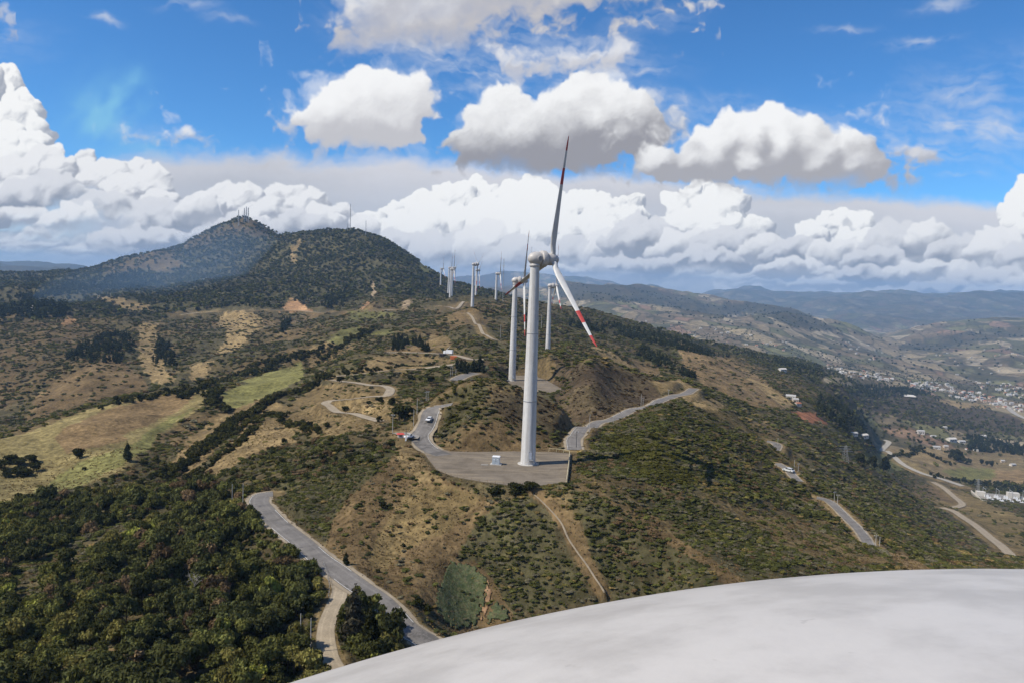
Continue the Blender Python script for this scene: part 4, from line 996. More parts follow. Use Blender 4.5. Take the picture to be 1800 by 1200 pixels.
ROADMAT = {'asphalt': M_ASPHALT, 'dirt': M_DIRT, 'paleroad': M_PALE, 'concrete': M_CONC}
def ribbon(pts, width, lift, offs=(-1, -.5, 0, .5, 1), wob=0.0):
    d = np.gradient(pts[:, :2], axis=0); d /= np.linalg.norm(d, axis=1)[:, None]+1e-9
    nrm = np.stack([d[:, 1], -d[:, 0]], 1)
    wv_ = 1+wob*fbm(pts[:, 0]/7.0, pts[:, 1]/7.0, 3, 77)
    vs, lane = [], []
    for o_ in offs:
        p = pts[:, :2]+nrm*(o_*width/2*wv_)[:, None]
        vs.append(np.column_stack([p, pts[:, 2]+lift-0.03*abs(o_)])); lane.append(np.full(len(pts), o_))
    n_, m_ = len(pts), len(offs)
    ii = np.arange(n_*m_).reshape(m_, n_)
    qd = np.stack([ii[:-1, :-1], ii[:-1, 1:], ii[1:, 1:], ii[1:, :-1]], -1).reshape(-1, 4)
    return np.concatenate(vs), qd, np.concatenate(lane)
for i_, (name, width, kind, pts, rr_) in enumerate(road_geo):
    lift = (.07+rr_*.00022 if rr_ < 700 else .3+rr_*.0005)+(.012*i_ if rr_ < 900 else 0)
    if name == 'footpath':
        pts = pts.copy(); pts[:, 2] = ground(pts[:, 0], pts[:, 1]); lift = .25
    vs, qd, ln = ribbon(pts, width, lift, wob=.0 if kind == 'asphalt' else .16)
    me = grid_mesh(name, qd[:, ::-1], vs)
    at_ = me.attributes.new('lane', 'FLOAT', 'POINT'); at_.data.foreach_set('value', ln.astype(np.float32))
    me.materials.append(ROADMAT[kind])
    o = bpy.data.objects.new(name, me); COL.objects.link(o); tag(o, kind='structure')
    if kind == 'asphalt' and rr_ < 720:
        vs, qd, ln = ribbon(pts, width*1.34, lift-.055, wob=.22)
        e_ = bpy.data.objects.new('shoulder', grid_mesh('shoulder', qd[:, ::-1], vs)); e_.data.materials.append(M_DIRT); COL.objects.link(e_); e_.parent = o
        at_ = e_.data.attributes.new('lane', 'FLOAT', 'POINT'); at_.data.foreach_set('value', ln.astype(np.float32))
    if kind == 'asphalt' and rr_ < 420:
        for off in (-.88, .88):
            if off > 0 and i_ != 0: continue
            vs, qd, ln = ribbon(pts, width, lift+.012, offs=(off-.018, off+.018), wob=.03)
            keep = fbm(np.arange(len(qd))/9.0, np.full(len(qd), off*5.0), 3, 91) > (-.12 if off < 0 else .08); qd = qd[keep]
            e_ = bpy.data.objects.new('edge_line', grid_mesh('edge_line', qd[:, ::-1], vs)); e_.data.materials.append(M_LINE); COL.objects.link(e_); e_.parent = o
for P, nm in ((PAD1, 'gravel_pad'), (PAD2, 'gravel_pad')):
    b_ = MB(); vs = [(p[0], p[1], p[2]+(.12 if P is PAD1 else .3)) for p in P]
    b_.add(vs+[(x, y, z-.8) for x, y, z in vs], [tuple(range(len(vs)))]+[(i, i+len(vs), (i+1) % len(vs)+len(vs), (i+1) % len(vs)) for i in range(len(vs))])
    o = b_.build(nm, M_GRAVEL); tag(o, kind='structure')
    if o.data.polygons[0].normal.z < 0: o.data.flip_normals()
# ------------------------------------------------------------------ vegetation
vr = np.random.default_rng(31)
def leaf_mesh(name, blobs, nleaf, leaf, mat, seed, core=True, flat=.75, droop=0.0):
    """crown: leaf-sized faces spread over and inside a set of lobes, with a rough core whose darker tone paints in the inner shade"""
    r_ = np.random.default_rng(seed); V, Fq, L = [], [], []
    w = np.array([b[3]**2 for b in blobs]); w = w/w.sum()
    which = r_.choice(len(blobs), nleaf, p=w)
    B = np.array(blobs)[which]
    d = r_.normal(size=(nleaf, 3)); d /= np.linalg.norm(d, axis=1)[:, None]
    d[:, 2] = np.where(r_.uniform(size=nleaf) < .72, np.abs(d[:, 2]), d[:, 2])
    rad = B[:, 3]*r_.uniform(.78, 1.12, nleaf)
    c = B[:, :3]+d*rad[:, None]*np.array([1, 1, flat]); c[:, 2] = np.maximum(c[:, 2], .02)
    nrm = d+r_.normal(size=(nleaf, 3))*.55; nrm /= np.linalg.norm(nrm, axis=1)[:, None]
    a = np.cross(nrm, r_.normal(size=(nleaf, 3))); a /= np.linalg.norm(a, axis=1)[:, None]; b = np.cross(nrm, a)
    s = leaf*r_.uniform(.55, 1.35, nleaf)
    asp = r_.uniform(.45, .9, nleaf)
    for sx_, sy_ in ((-1, -.6), (.15, -1), (1, .5), (-.2, 1)):
        V.append(c+a*(s*sx_)[:, None]+b*(s*asp*sy_)[:, None]-np.array([0, 0, 1])*(droop*s*abs(sx_))[:, None])
    V = np.stack(V, 1).reshape(-1, 3); Fq = np.arange(nleaf*4).reshape(-1, 4)
    hgt = np.clip(c[:, 2]/max(c[:, 2].max(), 1e-3), 0, 1)
    L = np.clip(r_.uniform(0, 1, nleaf)*.75+.25*(r_.uniform(0, 1, len(blobs))[which]), 0, 1)
    faces = [tuple(f) for f in Fq]; vs = [tuple(p) for p in V]; lf = list(L)
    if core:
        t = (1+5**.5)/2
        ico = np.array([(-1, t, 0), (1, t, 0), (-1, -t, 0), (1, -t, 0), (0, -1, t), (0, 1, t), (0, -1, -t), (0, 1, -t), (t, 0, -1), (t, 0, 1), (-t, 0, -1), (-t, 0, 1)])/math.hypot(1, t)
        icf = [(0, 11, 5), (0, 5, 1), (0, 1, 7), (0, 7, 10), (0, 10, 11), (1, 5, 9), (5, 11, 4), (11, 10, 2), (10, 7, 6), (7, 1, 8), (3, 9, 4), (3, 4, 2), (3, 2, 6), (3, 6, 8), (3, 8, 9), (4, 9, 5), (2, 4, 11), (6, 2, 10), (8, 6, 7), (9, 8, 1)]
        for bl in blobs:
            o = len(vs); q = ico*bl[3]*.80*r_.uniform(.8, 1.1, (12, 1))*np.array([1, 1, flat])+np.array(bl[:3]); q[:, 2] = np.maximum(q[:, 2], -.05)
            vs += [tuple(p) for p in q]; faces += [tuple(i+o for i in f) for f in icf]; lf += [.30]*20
    me = bpy.data.meshes.new(name); me.from_pydata(vs, [], faces)
    at_ = me.attributes.new('leaf', 'FLOAT', 'FACE'); at_.data.foreach_set('value', np.array(lf, dtype=np.float32))
    me.materials.append(mat); me.update(); return me
def lobes(n_, seed, spread=.55, tall=.8, r0=(.34, .58), zb=.12):
    r_ = np.random.default_rng(seed); out = []
    for i in range(n_):
        a = r_.uniform(0, 2*math.pi); q = spread*math.sqrt(r_.uniform(0, 1)); r = r_.uniform(*r0)
        out.append((q*math.cos(a), q*math.sin(a), zb+r*.5+(tall-zb)*r_.uniform(0, 1)*(1-q*.55), r))
    return out
def pine_lobes(h, seed, n_=7):
    r_ = np.random.default_rng(seed); out = []
    for i in range(n_):
        t = i/(n_-1); w = .42*(1-t)**.8+.06
        for q in range(3 if i < n_-2 else 1):
            a = r_.uniform(0, 6.28); k_ = w*.55 if i < n_-2 else 0
            out.append((k_*math.cos(a), k_*math.sin(a), .18*h+.80*h*t, w*r_.uniform(.6, .85)))
    return out
protos = bpy.data.collections.new('plant_forms')      # instanced below, never linked into the scene itself
def proto(name, me):
    o = bpy.data.objects.new(name, me); protos.objects.link(o); return o
# index order is alphabetical by name
NEARB = [proto('bush_near_%d' % i, leaf_mesh('bush_form', lobes(5, 40+i, .6, .62), 300, .13, M_LEAF_I, 50+i)) for i in range(4)]
MIDB = [proto('bush_slope_%d' % i, leaf_mesh('bush_form', lobes(4, 60+i, .6, .7), 90, .22, M_LEAF_I, 70+i)) for i in range(3)]
FARB = [proto('crown_far_%d' % i, leaf_mesh('tree_form', lobes(3, 80+i, .45, 1.0, (.42, .66)), 34, .36, M_LEAF_I, 90+i)) for i in range(3)]
PINE = [proto('pine_%d' % i, leaf_mesh('pine_form', pine_lobes(2.6, 100+i), 190, .16, M_LEAF_I, 110+i, flat=1.0, droop=.5)) for i in range(2)]
PINEF = [proto('pine_small_%d' % i, leaf_mesh('pine_form', pine_lobes(2.8, 120+i, 5), 44, .26, M_LEAF_I, 130+i, flat=1.0, droop=.4)) for i in range(2)]
TUFT = [proto('tuft_%d' % i, leaf_mesh('tuft_form', lobes(3, 140+i, .8, .3, (.2, .4), .0), 60, .16, M_LEAF_I, 150+i, core=False, flat=.9)) for i in range(2)]

EMAX = np.maximum.accumulate(np.where(RG > 90, ZG/RG, -9), axis=1)
def grid_at(G, x, y): return ground(x, y, G)
def scatter(r0, r1, spacing, half=math.radians(38.5), keep_margin=3.0):
    n_ = int(half*(r1*r1-r0*r0)/spacing**2)
    t = vr.uniform(-half, half, n_); r = np.sqrt(vr.uniform(r0*r0, r1*r1, n_))
    x, y = np.sin(t)*r, np.cos(t)*r
    z = ground(x, y); em = ground(x*.985, y*.985, EMAX)
    ok = (z+keep_margin+.004*r)/r >= em
    return x[ok], y[ok], z[ok]
TINTS = {'dark': (.034, .036, .013), 'mid': (.053, .054, .016), 'olive': (.078, .070, .021), 'lime': (.105, .108, .024), 'brown': (.074, .051, .027), 'grey': (.074, .066, .041), 'gold': (.120, .088, .034), 'pine': (.038, .043, .020)}
def tints(n_, names, probs, x, y):
    """colour by plant, drifting over the hillside so that clumps share a tone"""
    key = .5+.5*np.clip(1.5*fbm(x/26, y/26, 3, 201)+.35*vr.normal(size=n_), -1, 1)
    cum = np.cumsum(probs)/sum(probs); k_ = np.searchsorted(cum, np.clip(key, 0, .9999))
    T = np.array([TINTS[q] for q in names])[k_]
    return T*vr.uniform(1.2, 2.7, (n_, 1))
P_ALL = {'x': [], 'idx': [], 'sc': [], 'tint': []}
def emit(x, y, z, forms, sx_, tint, sz_=None, sink=.05):
    n_ = len(x); sz_ = sx_ if sz_ is None else sz_
    P_ALL['x'].append(np.stack([x, y, z-sink*sz_], 1)); P_ALL['idx'].append(vr.integers(forms[0], forms[1], n_)); P_ALL['sc'].append(np.stack([sx_, sx_*vr.uniform(.85, 1.15, n_), sz_], 1)); P_ALL['tint'].append(tint)
I_NEAR, I_MID, I_FAR, I_PINE, I_PINEF, I_TUFT = (0, 4), (4, 7), (7, 10), (10, 12), (12, 14), (14, 16)
def masked(x, y, z, f=1.0, G=None):
    v = grid_at(VEG if G is None else G, x, y); ok = vr.uniform(size=len(x)) < v*f; return x[ok], y[ok], z[ok]
def uvr(x, y, z): u, v = to_pix(x, y, z); return u, v, np.hypot(x, y)

# the thicket of small trees below the road on the left
THICK = [(-80, 1260), (-80, 905), (130, 872), (330, 850), (430, 868), (452, 895), (500, 945), (555, 990), (566, 1040), (556, 1100), (560, 1260)]
TBR = [(0, 1030), (60, 980), (160, 935), (250, 915), (200, 960), (100, 1010), (30, 1060)]       # brown bracken glade in it
CLUMP = [(612, 1240), (610, 1130), (600, 1075), (622, 1020), (660, 1060), (700, 1110), (720, 1160), (720, 1260)]
TREES = []
x, y, z = scatter(118, 330, 2.5)
u, v, r = uvr(x, y, z)
rd = grid_at(RDIST, x, y)
inT = (inpoly(u, v, THICK) & ~inpoly(u+8*vr.normal(size=len(u)), v, TBR)) | inpoly(u, v, CLUMP)
ok = inT & (rd > 1.6)
x, y, z, r, rd = x[ok], y[ok], z[ok], r[ok], rd[ok]
size = vr.uniform(.9, 3.1, len(x))*(1+.6*fbm(x/18, y/18, 2, 301))*np.clip(.55+rd*.12, .5, 1)
size = np.clip(size, .6, 3.9)
tt = tints(len(x), ('dark', 'brown', 'dark', 'mid', 'olive', 'lime'), (.28, .07, .22, .24, .12, .07), x, y)*1.08
order = np.argsort(-size/r)
big = np.zeros(len(x), bool); big[order[:285]] = True
for i in np.nonzero(big)[0]: TREES.append((x[i], y[i], z[i], size[i], tt[i]))
m = ~big
emit(x[m], y[m], z[m], I_NEAR, size[m], tt[m], size[m]*vr.uniform(1.0, 1.6, m.sum()))
# the wood thins out upwards into the scrub
x, y, z = scatter(200, 420, 3.4); u, v, r = uvr(x, y, z); rd = grid_at(RDIST, x, y)
ok = (inpoly(u, v, [(60, 900), (200, 838), (270, 800), (330, 830), (420, 800), (520, 780), (620, 770), (690, 790), (600, 850), (480, 872), (430, 868), (330, 850), (130, 872)]) & (rd > 2) & (vr.uniform(size=len(x)) < .5) & (grid_at(VEG, x, y) > .12))
x, y, z = x[ok], y[ok], z[ok]; n_ = len(x); s = vr.uniform(.7, 1.9, n_)
emit(x, y, z, I_NEAR, s, tints(n_, ('dark', 'brown', 'mid', 'olive'), (.4, .1, .3, .2), x, y)*.85, s*vr.uniform(.8, 1.3, n_))
# undergrowth everywhere near
for (a, b, sp, szr, forms) in ((118, 260, 1.0, (.45, 1.25), I_NEAR), (260, 460, 1.55, (.7, 1.9), I_NEAR), (460, 820, 2.6, (1.1, 2.8), I_MID)):
    x, y, z = masked(*scatter(a, b, sp), 1.0)
    n_ = len(x); u, v, r = uvr(x, y, z)
    s = vr.uniform(*szr, n_)*(1+.4*fbm(x/22, y/22, 2, 311))
    t_n = tints(n_, ('brown', 'dark', 'mid', 'grey', 'dark', 'olive', 'gold'), (.16, .2, .2, .12, .14, .12, .06), x, y)
    heath = inpoly(u, v, [(860, 680), (960, 690), (1000, 740), (1010, 640), (1140, 660), (1170, 700), (1050, 745), (990, 760), (880, 740)])
    t_n[heath] = (np.array(TINTS['brown'])*.85)*vr.uniform(.6, 1.4, (heath.sum(), 1)); s[heath] *= .6
    lime = inpoly(u, v, [(770, 700), (800, 672), (860, 672), (840, 720), (790, 760)]) | inpoly(u, v, [(1060, 770), (1150, 760), (1230, 850), (1150, 850)])
    t_n[lime] = (np.array(TINTS['olive'])*.6+np.array(TINTS['lime'])*.4)*vr.uniform(.5, 1.4, (lime.sum(), 1))
    emit(x, y, z, forms, s, t_n*1.08, s*vr.uniform(.30, .58, n_))
# low dry tufts on the open grass
for (a, b, sp) in ((118, 260, .95), (260, 420, 1.7)):
    x, y, z = scatter(a, b, sp)
    vv_ = grid_at(VEG, x, y); rd = grid_at(RDIST, x, y); ok = (vv_ < .5) & (rd > .7) & (vr.uniform(size=len(x)) < .75)
    x, y, z = x[ok], y[ok], z[ok]; n_ = len(x)
    s = vr.uniform(.25, .6, n_)*(1 if a < 200 else 1.4)
    emit(x, y, z, I_TUFT, s, tints(n_, ('gold', 'brown', 'gold', 'olive'), (.3, .4, .2, .1), x, y), s*.8)
# farther slopes: scrub and woods
x, y, z = masked(*scatter(820, 1600, 4.2), .95); n_ = len(x)
s = vr.uniform(1.4, 3.4, n_); emit(x, y, z, I_MID, s, tints(n_, ('brown', 'dark', 'mid', 'grey', 'olive'), (.2, .25, .2, .2, .15), x, y), s*.55)
x, y, z = masked(*scatter(1600, 2700, 9.0, keep_margin=8)); n_ = len(x)
s = vr.uniform(3.0, 6.6, n_)*(1+.35*fbm(x/90, y/90, 2, 321)); emit(x, y, z, I_FAR, s, tints(n_, ('dark', 'mid', 'grey', 'dark', 'olive'), (.4, .2, .15, .2, .05), x, y), s*.8)
x, y, z = masked(*scatter(2700, 4300, 13.0, keep_margin=10)); n_ = len(x); u, v, r = uvr(x, y, z)
s = vr.uniform(4.0, 8.0, n_)*np.where(u > 950, .75, 1.0); emit(x, y, z, I_FAR, s, tints(n_, ('dark', 'mid', 'grey'), (.5, .25, .25), x, y), s*.85)
x, y, z = masked(*scatter(4300, 7500, 34.0, keep_margin=10), .8); n_ = len(x)
s = vr.uniform(6, 12, n_); emit(x, y, z, I_FAR, s, tints(n_, ('dark', 'mid'), (.7, .3), x, y), s*.7)
# conifer stands
def stand(poly, r0, r1, sp, h, form=I_PINE, tone='pine', shape=.42):
    t0, e0 = pix_dir(*np.array(poly, float).T); half = float(np.max(np.abs(t0)))+.02
    x, y, z = scatter(r0, r1, sp, half, 14); u, v, r = uvr(x, y, z); ok = inpoly(u, v, poly); x, y, z = x[ok], y[ok], z[ok]; n_ = len(x)
    s = vr.uniform(h*.6, h*1.1, n_)/2.6
    emit(x, y, z, form, s*vr.uniform(.9, 1.3, n_), np.array(TINTS[tone])*vr.uniform(.65, 1.35, (n_, 1)), s)
stand([(110, 632), (150, 606), (190, 588), (225, 590), (240, 620), (215, 640), (160, 640)], 800, 1700, 8, 11, I_PINEF)
stand([(265, 640), (280, 592), (300, 610), (310, 645)], 800, 1700, 8, 10, I_PINEF)
stand([(484, 590), (505, 560), (512, 566), (490, 596)], 900, 2000, 6, 12, I_PINEF)
stand([(560, 545), (580, 520), (610, 512), (605, 540)], 1500, 2600, 9, 14, I_PINEF)
stand([(0, 545), (60, 535), (120, 540), (110, 562), (0, 560)], 1500, 3000, 12, 20, I_PINEF)
stand([(20, 525), (180, 490), (260, 470), (280, 500), (180, 535), (60, 535)], 2200, 4200, 13, 18, I_PINEF)
stand([(1000, 560), (1100, 575), (1200, 602), (1290, 630), (1230, 625), (1100, 595), (1000, 575)], 1000, 2400, 10, 12, I_PINEF)
stand([(1310, 622), (1400, 640), (1460, 664), (1380, 668), (1320, 640)], 1700, 3600, 11, 13, I_PINEF)
stand([(1440, 672), (1560, 680), (1640, 684), (1640, 694), (1520, 700), (1450, 690)], 2000, 4200, 13, 14, I_PINEF)
stand([(1440, 700), (1480, 712), (1520, 745), (1525, 766), (1470, 756), (1430, 730)], 900, 2600, 12, 13, I_PINEF)
stand([(1700, 765), (1800, 785), (1800, 800), (1700, 792)], 1400, 3400, 10, 14, I_PINEF)
stand([(1690, 842), (1800, 852), (1800, 868), (1700, 852)], 1000, 2600, 8, 9, I_FAR)
stand([(800, 646), (845, 640), (850, 656), (812, 660)], 420, 700, 4.6, 7.5)
stand([(1130, 610), (1180, 640), (1230, 668), (1190, 660), (1120, 625)], 700, 1800, 8, 10, I_PINEF)
# hedges between the fields
def hedge(pix, width, sp, h, form=I_MID, tone=('dark', 'mid', 'olive')):
    pts = resample([hit(*p) for p in pix], sp); n0 = len(pts)
    k_ = max(1, int(width/sp)); pts = np.repeat(pts, k_+1, 0); n_ = len(pts)
    x = pts[:, 0]+vr.normal(size=n_)*width*.4; y = pts[:, 1]+vr.normal(size=n_)*width*.6; z = ground(x, y)
    s = vr.uniform(.5, 1.1, n_)*h*.55
    T = np.array([TINTS[q] for q in tone])[vr.integers(0, len(tone), n_)]*vr.uniform(.6, 1.3, (n_, 1))
    emit(x, y, z, form, s, T, s*1.1)
hedge([(300, 836), (350, 796), (400, 755), (455, 720), (520, 690), (580, 662)], 6, 1.8, 4.5)
hedge([(322, 842), (380, 806), (430, 770), (470, 728), (500, 740), (540, 752), (560, 760)], 3.2, 1.8, 3.2)
hedge([(370, 790), (400, 770), (440, 738)], 3, 1.6, 3.2)
hedge([(380, 686), (372, 710), (400, 722)], 4, 1.8, 5)
hedge([(200, 712), (300, 690), (360, 678), (430, 655), (520, 632)], 8, 3, 5)
hedge([(600, 655), (640, 652), (700, 645), (760, 640)], 2.5, 2, 3)
hedge([(560, 640), (600, 610), (640, 590), (660, 580)], 8, 3, 6)
hedge([(440, 660), (480, 640), (540, 625), (580, 612)], 8, 3, 6)
hedge([(1600, 788), (1640, 802), (1668, 816)], 8, 5, 7, I_FAR)
hedge([(1640, 838), (1690, 846), (1740, 852)], 8, 5, 7, I_FAR)
hedge([(1560, 806), (1600, 800), (1620, 786)], 8, 5, 7, I_FAR)

def instancer(name, label):
    X = np.concatenate(P_ALL['x']); n_ = len(X)
    me = bpy.data.meshes.new(name); me.vertices.add(n_); me.vertices.foreach_set('co', X.astype(np.float32).ravel())
    a = me.attributes.new('form', 'INT', 'POINT'); a.data.foreach_set('value', np.concatenate(P_ALL['idx']).astype(np.int32))
    a = me.attributes.new('size', 'FLOAT_VECTOR', 'POINT'); a.data.foreach_set('vector', np.concatenate(P_ALL['sc']).astype(np.float32).ravel())
    a = me.attributes.new('turn', 'FLOAT_VECTOR', 'POINT'); rot = np.zeros((n_, 3)); rot[:, 2] = vr.uniform(0, 6.28, n_); rot[:, :2] = vr.normal(size=(n_, 2))*.08; a.data.foreach_set('vector', rot.astype(np.float32).ravel())
    T = np.concatenate(P_ALL['tint'])
    a = me.attributes.new('tint', 'FLOAT_COLOR', 'POINT'); a.data.foreach_set('color', np.concatenate([T, np.ones((n_, 1))], 1).astype(np.float32).ravel())
    o = bpy.data.objects.new(name, me); COL.objects.link(o)
    ng = bpy.data.node_groups.new('plant_cover', 'GeometryNodeTree')
    ng.interface.new_socket('Geometry', in_out='INPUT', socket_type='NodeSocketGeometry'); ng.interface.new_socket('Geometry', in_out='OUTPUT', socket_type='NodeSocketGeometry')
    N = ng.nodes; Lk = ng.links
    gi, go = N.new('NodeGroupInput'), N.new('NodeGroupOutput')
    ip = N.new('GeometryNodeInstanceOnPoints'); ci = N.new('GeometryNodeCollectionInfo')
    ci.inputs['Collection'].default_value = protos; ci.inputs['Separate Children'].default_value = True; ci.inputs['Reset Children'].default_value = True
    mp = N.new('GeometryNodeMeshToPoints')
    def na(nm, typ):
        q = N.new('GeometryNodeInputNamedAttribute'); q.data_type = typ; q.inputs['Name'].default_value = nm; return q.outputs['Attribute']
    Lk.new(gi.outputs[0], mp.inputs['Mesh']); Lk.new(mp.outputs[0], ip.inputs['Points'])
    Lk.new(ci.outputs[0], ip.inputs['Instance']); ip.inputs['Pick Instance'].default_value = True
    Lk.new(na('form', 'INT'), ip.inputs['Instance Index'])
    er = N.new('FunctionNodeEulerToRotation'); Lk.new(na('turn', 'FLOAT_VECTOR'), er.inputs[0]); Lk.new(er.outputs[0], ip.inputs['Rotation'])
    Lk.new(na('size', 'FLOAT_VECTOR'), ip.inputs['Scale']); Lk.new(ip.outputs[0], go.inputs[0])
    md = o.modifiers.new('plants', 'NODES'); md.node_group = ng
    tag(o, label, 'scrub', kind='stuff')
    print('PLANTS', n_)
    return o
instancer('scrub_vegetation', 'dense green and brown scrub covering the hillsides')
# ------------------------------------------------------------------ single trees
def trunk_mesh(name, h, r, seed, limbs=4):
    r_ = np.random.default_rng(seed); b = MB()
    top = (r_.uniform(-.08, .08), r_.uniform(-.08, .08), h)
    b.tube((0, 0, -.3), top, r, r*.4, 7)
    for i in range(limbs):
        a = r_.uniform(0, 6.28); z0 = h*r_.uniform(.35, .85)
        b.tube((0, 0, z0), (.5*math.cos(a), .5*math.sin(a), z0+r_.uniform(.2, .5)), r*.45, r*.12, 5)
    return b.mesh(name, M_BARK)
CROWNS = [leaf_mesh('crown', [(x_, y_, z_+.25, r) for x_, y_, z_, r in lobes(7, 400+i, .62, 1.0, (.32, .52))], 640, .105, M_LEAF_O, 410+i) for i in range(6)]
TRUNKS = [trunk_mesh('trunk', .75, .07, 420+i) for i in range(3)]
def tree(name, x, y, z, size, tint, label, cat, group=None, crown=None, trunk=None, tall=1.2, rz=None):
    e = empty(name, (x, y, z-.1), vr.uniform(0, 6.28) if rz is None else rz)
    c = bpy.data.objects.new('crown', crown or CROWNS[vr.integers(0, len(CROWNS))]); COL.objects.link(c); c.parent = e
    c.color = (*[float(q) for q in tint], 1); c.scale = (size, size*vr.uniform(.85, 1.15), size*tall)
    t = bpy.data.objects.new('trunk', trunk or TRUNKS[vr.integers(0, 3)]); COL.objects.link(t); t.parent = e; t.scale = (size, size, size*tall)
    tag(e, label, cat, group); return e
for (x, y, z, s, t) in TREES:
    u, v = to_pix(x, y, z); lum = t.sum(); u = float(u); v = float(v)
    if inpoly(np.array([u]), np.array([v]), CLUMP)[0]: where = 'between the dirt track and the asphalt road'
    elif u > 480 and v > 1060: where = 'beside the pale poles and the dirt track'
    elif u > 400: where = 'below the road hairpin'
    elif v > 1120: where = 'along the lower border' + (' at the left corner' if u < 180 else ' left of the track')
    elif v > 1000: where = 'in the thicket around the dead tree' if u > 230 else 'in the thicket at the left border'
    else: where = 'in the upper thicket under the pasture' if u < 230 else 'in the upper thicket left of the hairpin'
    look = 'dark green' if lum < .11 else ('brownish' if t[0] > t[1]*1.12 else ('yellow green' if lum > .24 else 'mid green'))
    siz = 'tall' if s > 2.2 else ('small' if s < 1.75 else 'medium')
    tree('bushy_tree', x, y, z, float(s), t, siz+' '+look+' bushy tree '+where, 'tree', look+' trees '+where, tall=vr.uniform(.9, 1.5))
# ------------------------------------------------------------------ wind turbines
HUB_H, ROT_R, ROT_X = 65.6, 38.5, 6.1
def blade_mesh(turn=0.0):
    b = MB(); secs = [(1.2, 1.7, 1.0, 84), (2.6, 1.7, .98, 84), (4.5, 1.95, .62, 83), (7.5, 2.35, .36, 81), (11, 2.15, .28, 78), (16, 1.8, .22, 76), (22, 1.45, .19, 74), (28, 1.12, .17, 72), (33, .88, .16, 71), (36.5, .66, .14, 71), (38.0, .36, .14, 71), (38.5, .08, .2, 71)]
    # finer rings so the red bands start cleanly
    rs = [s[0] for s in secs]; zz = sorted(set(rs+[23.6, 28.6, 33.9, 13, 19, 25, 31])); rings = []; n_ = 14
    for z in zz:
        ch = np.interp(z, rs, [s[1] for s in secs]); th = np.interp(z, rs, [s[2] for s in secs]); tw = math.radians(np.interp(z, rs, [s[3] for s in secs])-turn)
        rnd = np.clip((4.5-z)/2.0, 0, 1); ring = []
        for i in range(n_):
            a = 2*math.pi*i/n_; x = math.cos(a); y = math.sin(a)
            ax = (x*.5-.18*(1-rnd))*ch; ay = y*.5*th*ch*(1 if rnd > .9 else (.55+.45*(1-abs(x+.3)*.55)))
            # chord lies along local Y when tw = 0, swings towards the rotor axis with tw
            ring.append((math.sin(tw)*ax+math.cos(tw)*ay+.0004*z*z*.6, math.cos(tw)*ax-math.sin(tw)*ay, z))
        rings.append(ring)
    for k_ in range(len(zz)-1):
        mid_ = (zz[k_]+zz[k_+1])/2; red = 23.6 < mid_ < 28.6 or mid_ > 33.9
        b.rings([rings[k_], rings[k_+1]], 1 if red else 0, caps=False)
    b.add(rings[-1], [tuple(range(n_))], 1); b.add(rings[0][::-1], [tuple(range(n_))], 0)
    return b.mesh('blade', [M_BLADE, M_RED])
def ell_profile(A, R, x0, x1, n_=18):
    out = []
    for i in range(n_+1):
        x = x0+(x1-x0)*(i/n_); x = max(-A*.9995, x); out.append((max(.04, R*math.sqrt(max(0, 1-(x/A)**2))), x))
    return out
BLADE = blade_mesh(); BLADE_EDGE = blade_mesh(42.0)
_t = MB(); _t.lathe([(2.42, 0), (2.36, 3), (2.26, 12), (2.05, 26), (1.82, 42), (1.58, 56), (1.45, 63.2)], 36, caps=True)
TOWER = _t.mesh('tower', M_TOWER)
def flange(z, r):
    b = MB(); b.lathe([(r+.003, z-.13), (r+.05, z-.12), (r+.05, z+.12), (r+.003, z+.13)], 36, caps=False); return b.mesh('flange_ring', M_GREY)
FLANGES = [flange(20.5, 2.146), flange(42.0, 1.82)]
_f = MB(); _f.lathe([(3.35, -1.2), (3.35, .22), (3.2, .30), (2.0, .32)], 32); FOUND = _f.mesh('foundation', M_CONC if False else M_POLE)
NAC_C = .55                      # nacelle centre ahead of the tower axis
def nacelle_mesh(front, n1_=22, n2_=40):
    b = MB(); b.lathe([(r, x+NAC_C) for r, x in ell_profile(3.0, 2.2, -2.9999, front, n1_)], n2_, axis='x'); return b.mesh('nacelle', M_NACELLE)
NACELLE = nacelle_mesh(1.25)
def ring_mesh(x0):
    b = MB(); b.lathe([(1.7, x0-.05), (2.42, x0), (2.58, x0+.12), (2.62, x0+.5), (2.62, x0+1.55), (2.52, x0+1.75), (1.9, x0+1.8)], 44, axis='x'); return b.mesh('generator_ring', M_NACELLE)
def hub_mesh(x0):
    b = MB(); b.lathe([(1.65, x0-.02), (1.78, x0+.25), (1.95, x0+1.1), (1.95, x0+2.2), (1.78, x0+3.0), (1.4, x0+3.8), (.85, x0+4.4), (.3, x0+4.68), (.03, x0+4.72)], 32, axis='x')
    return b.mesh('hub', M_NACELLE)
def root_collars(x, rot):
    pass
RING, HUB = ring_mesh(1.9), hub_mesh(3.7)
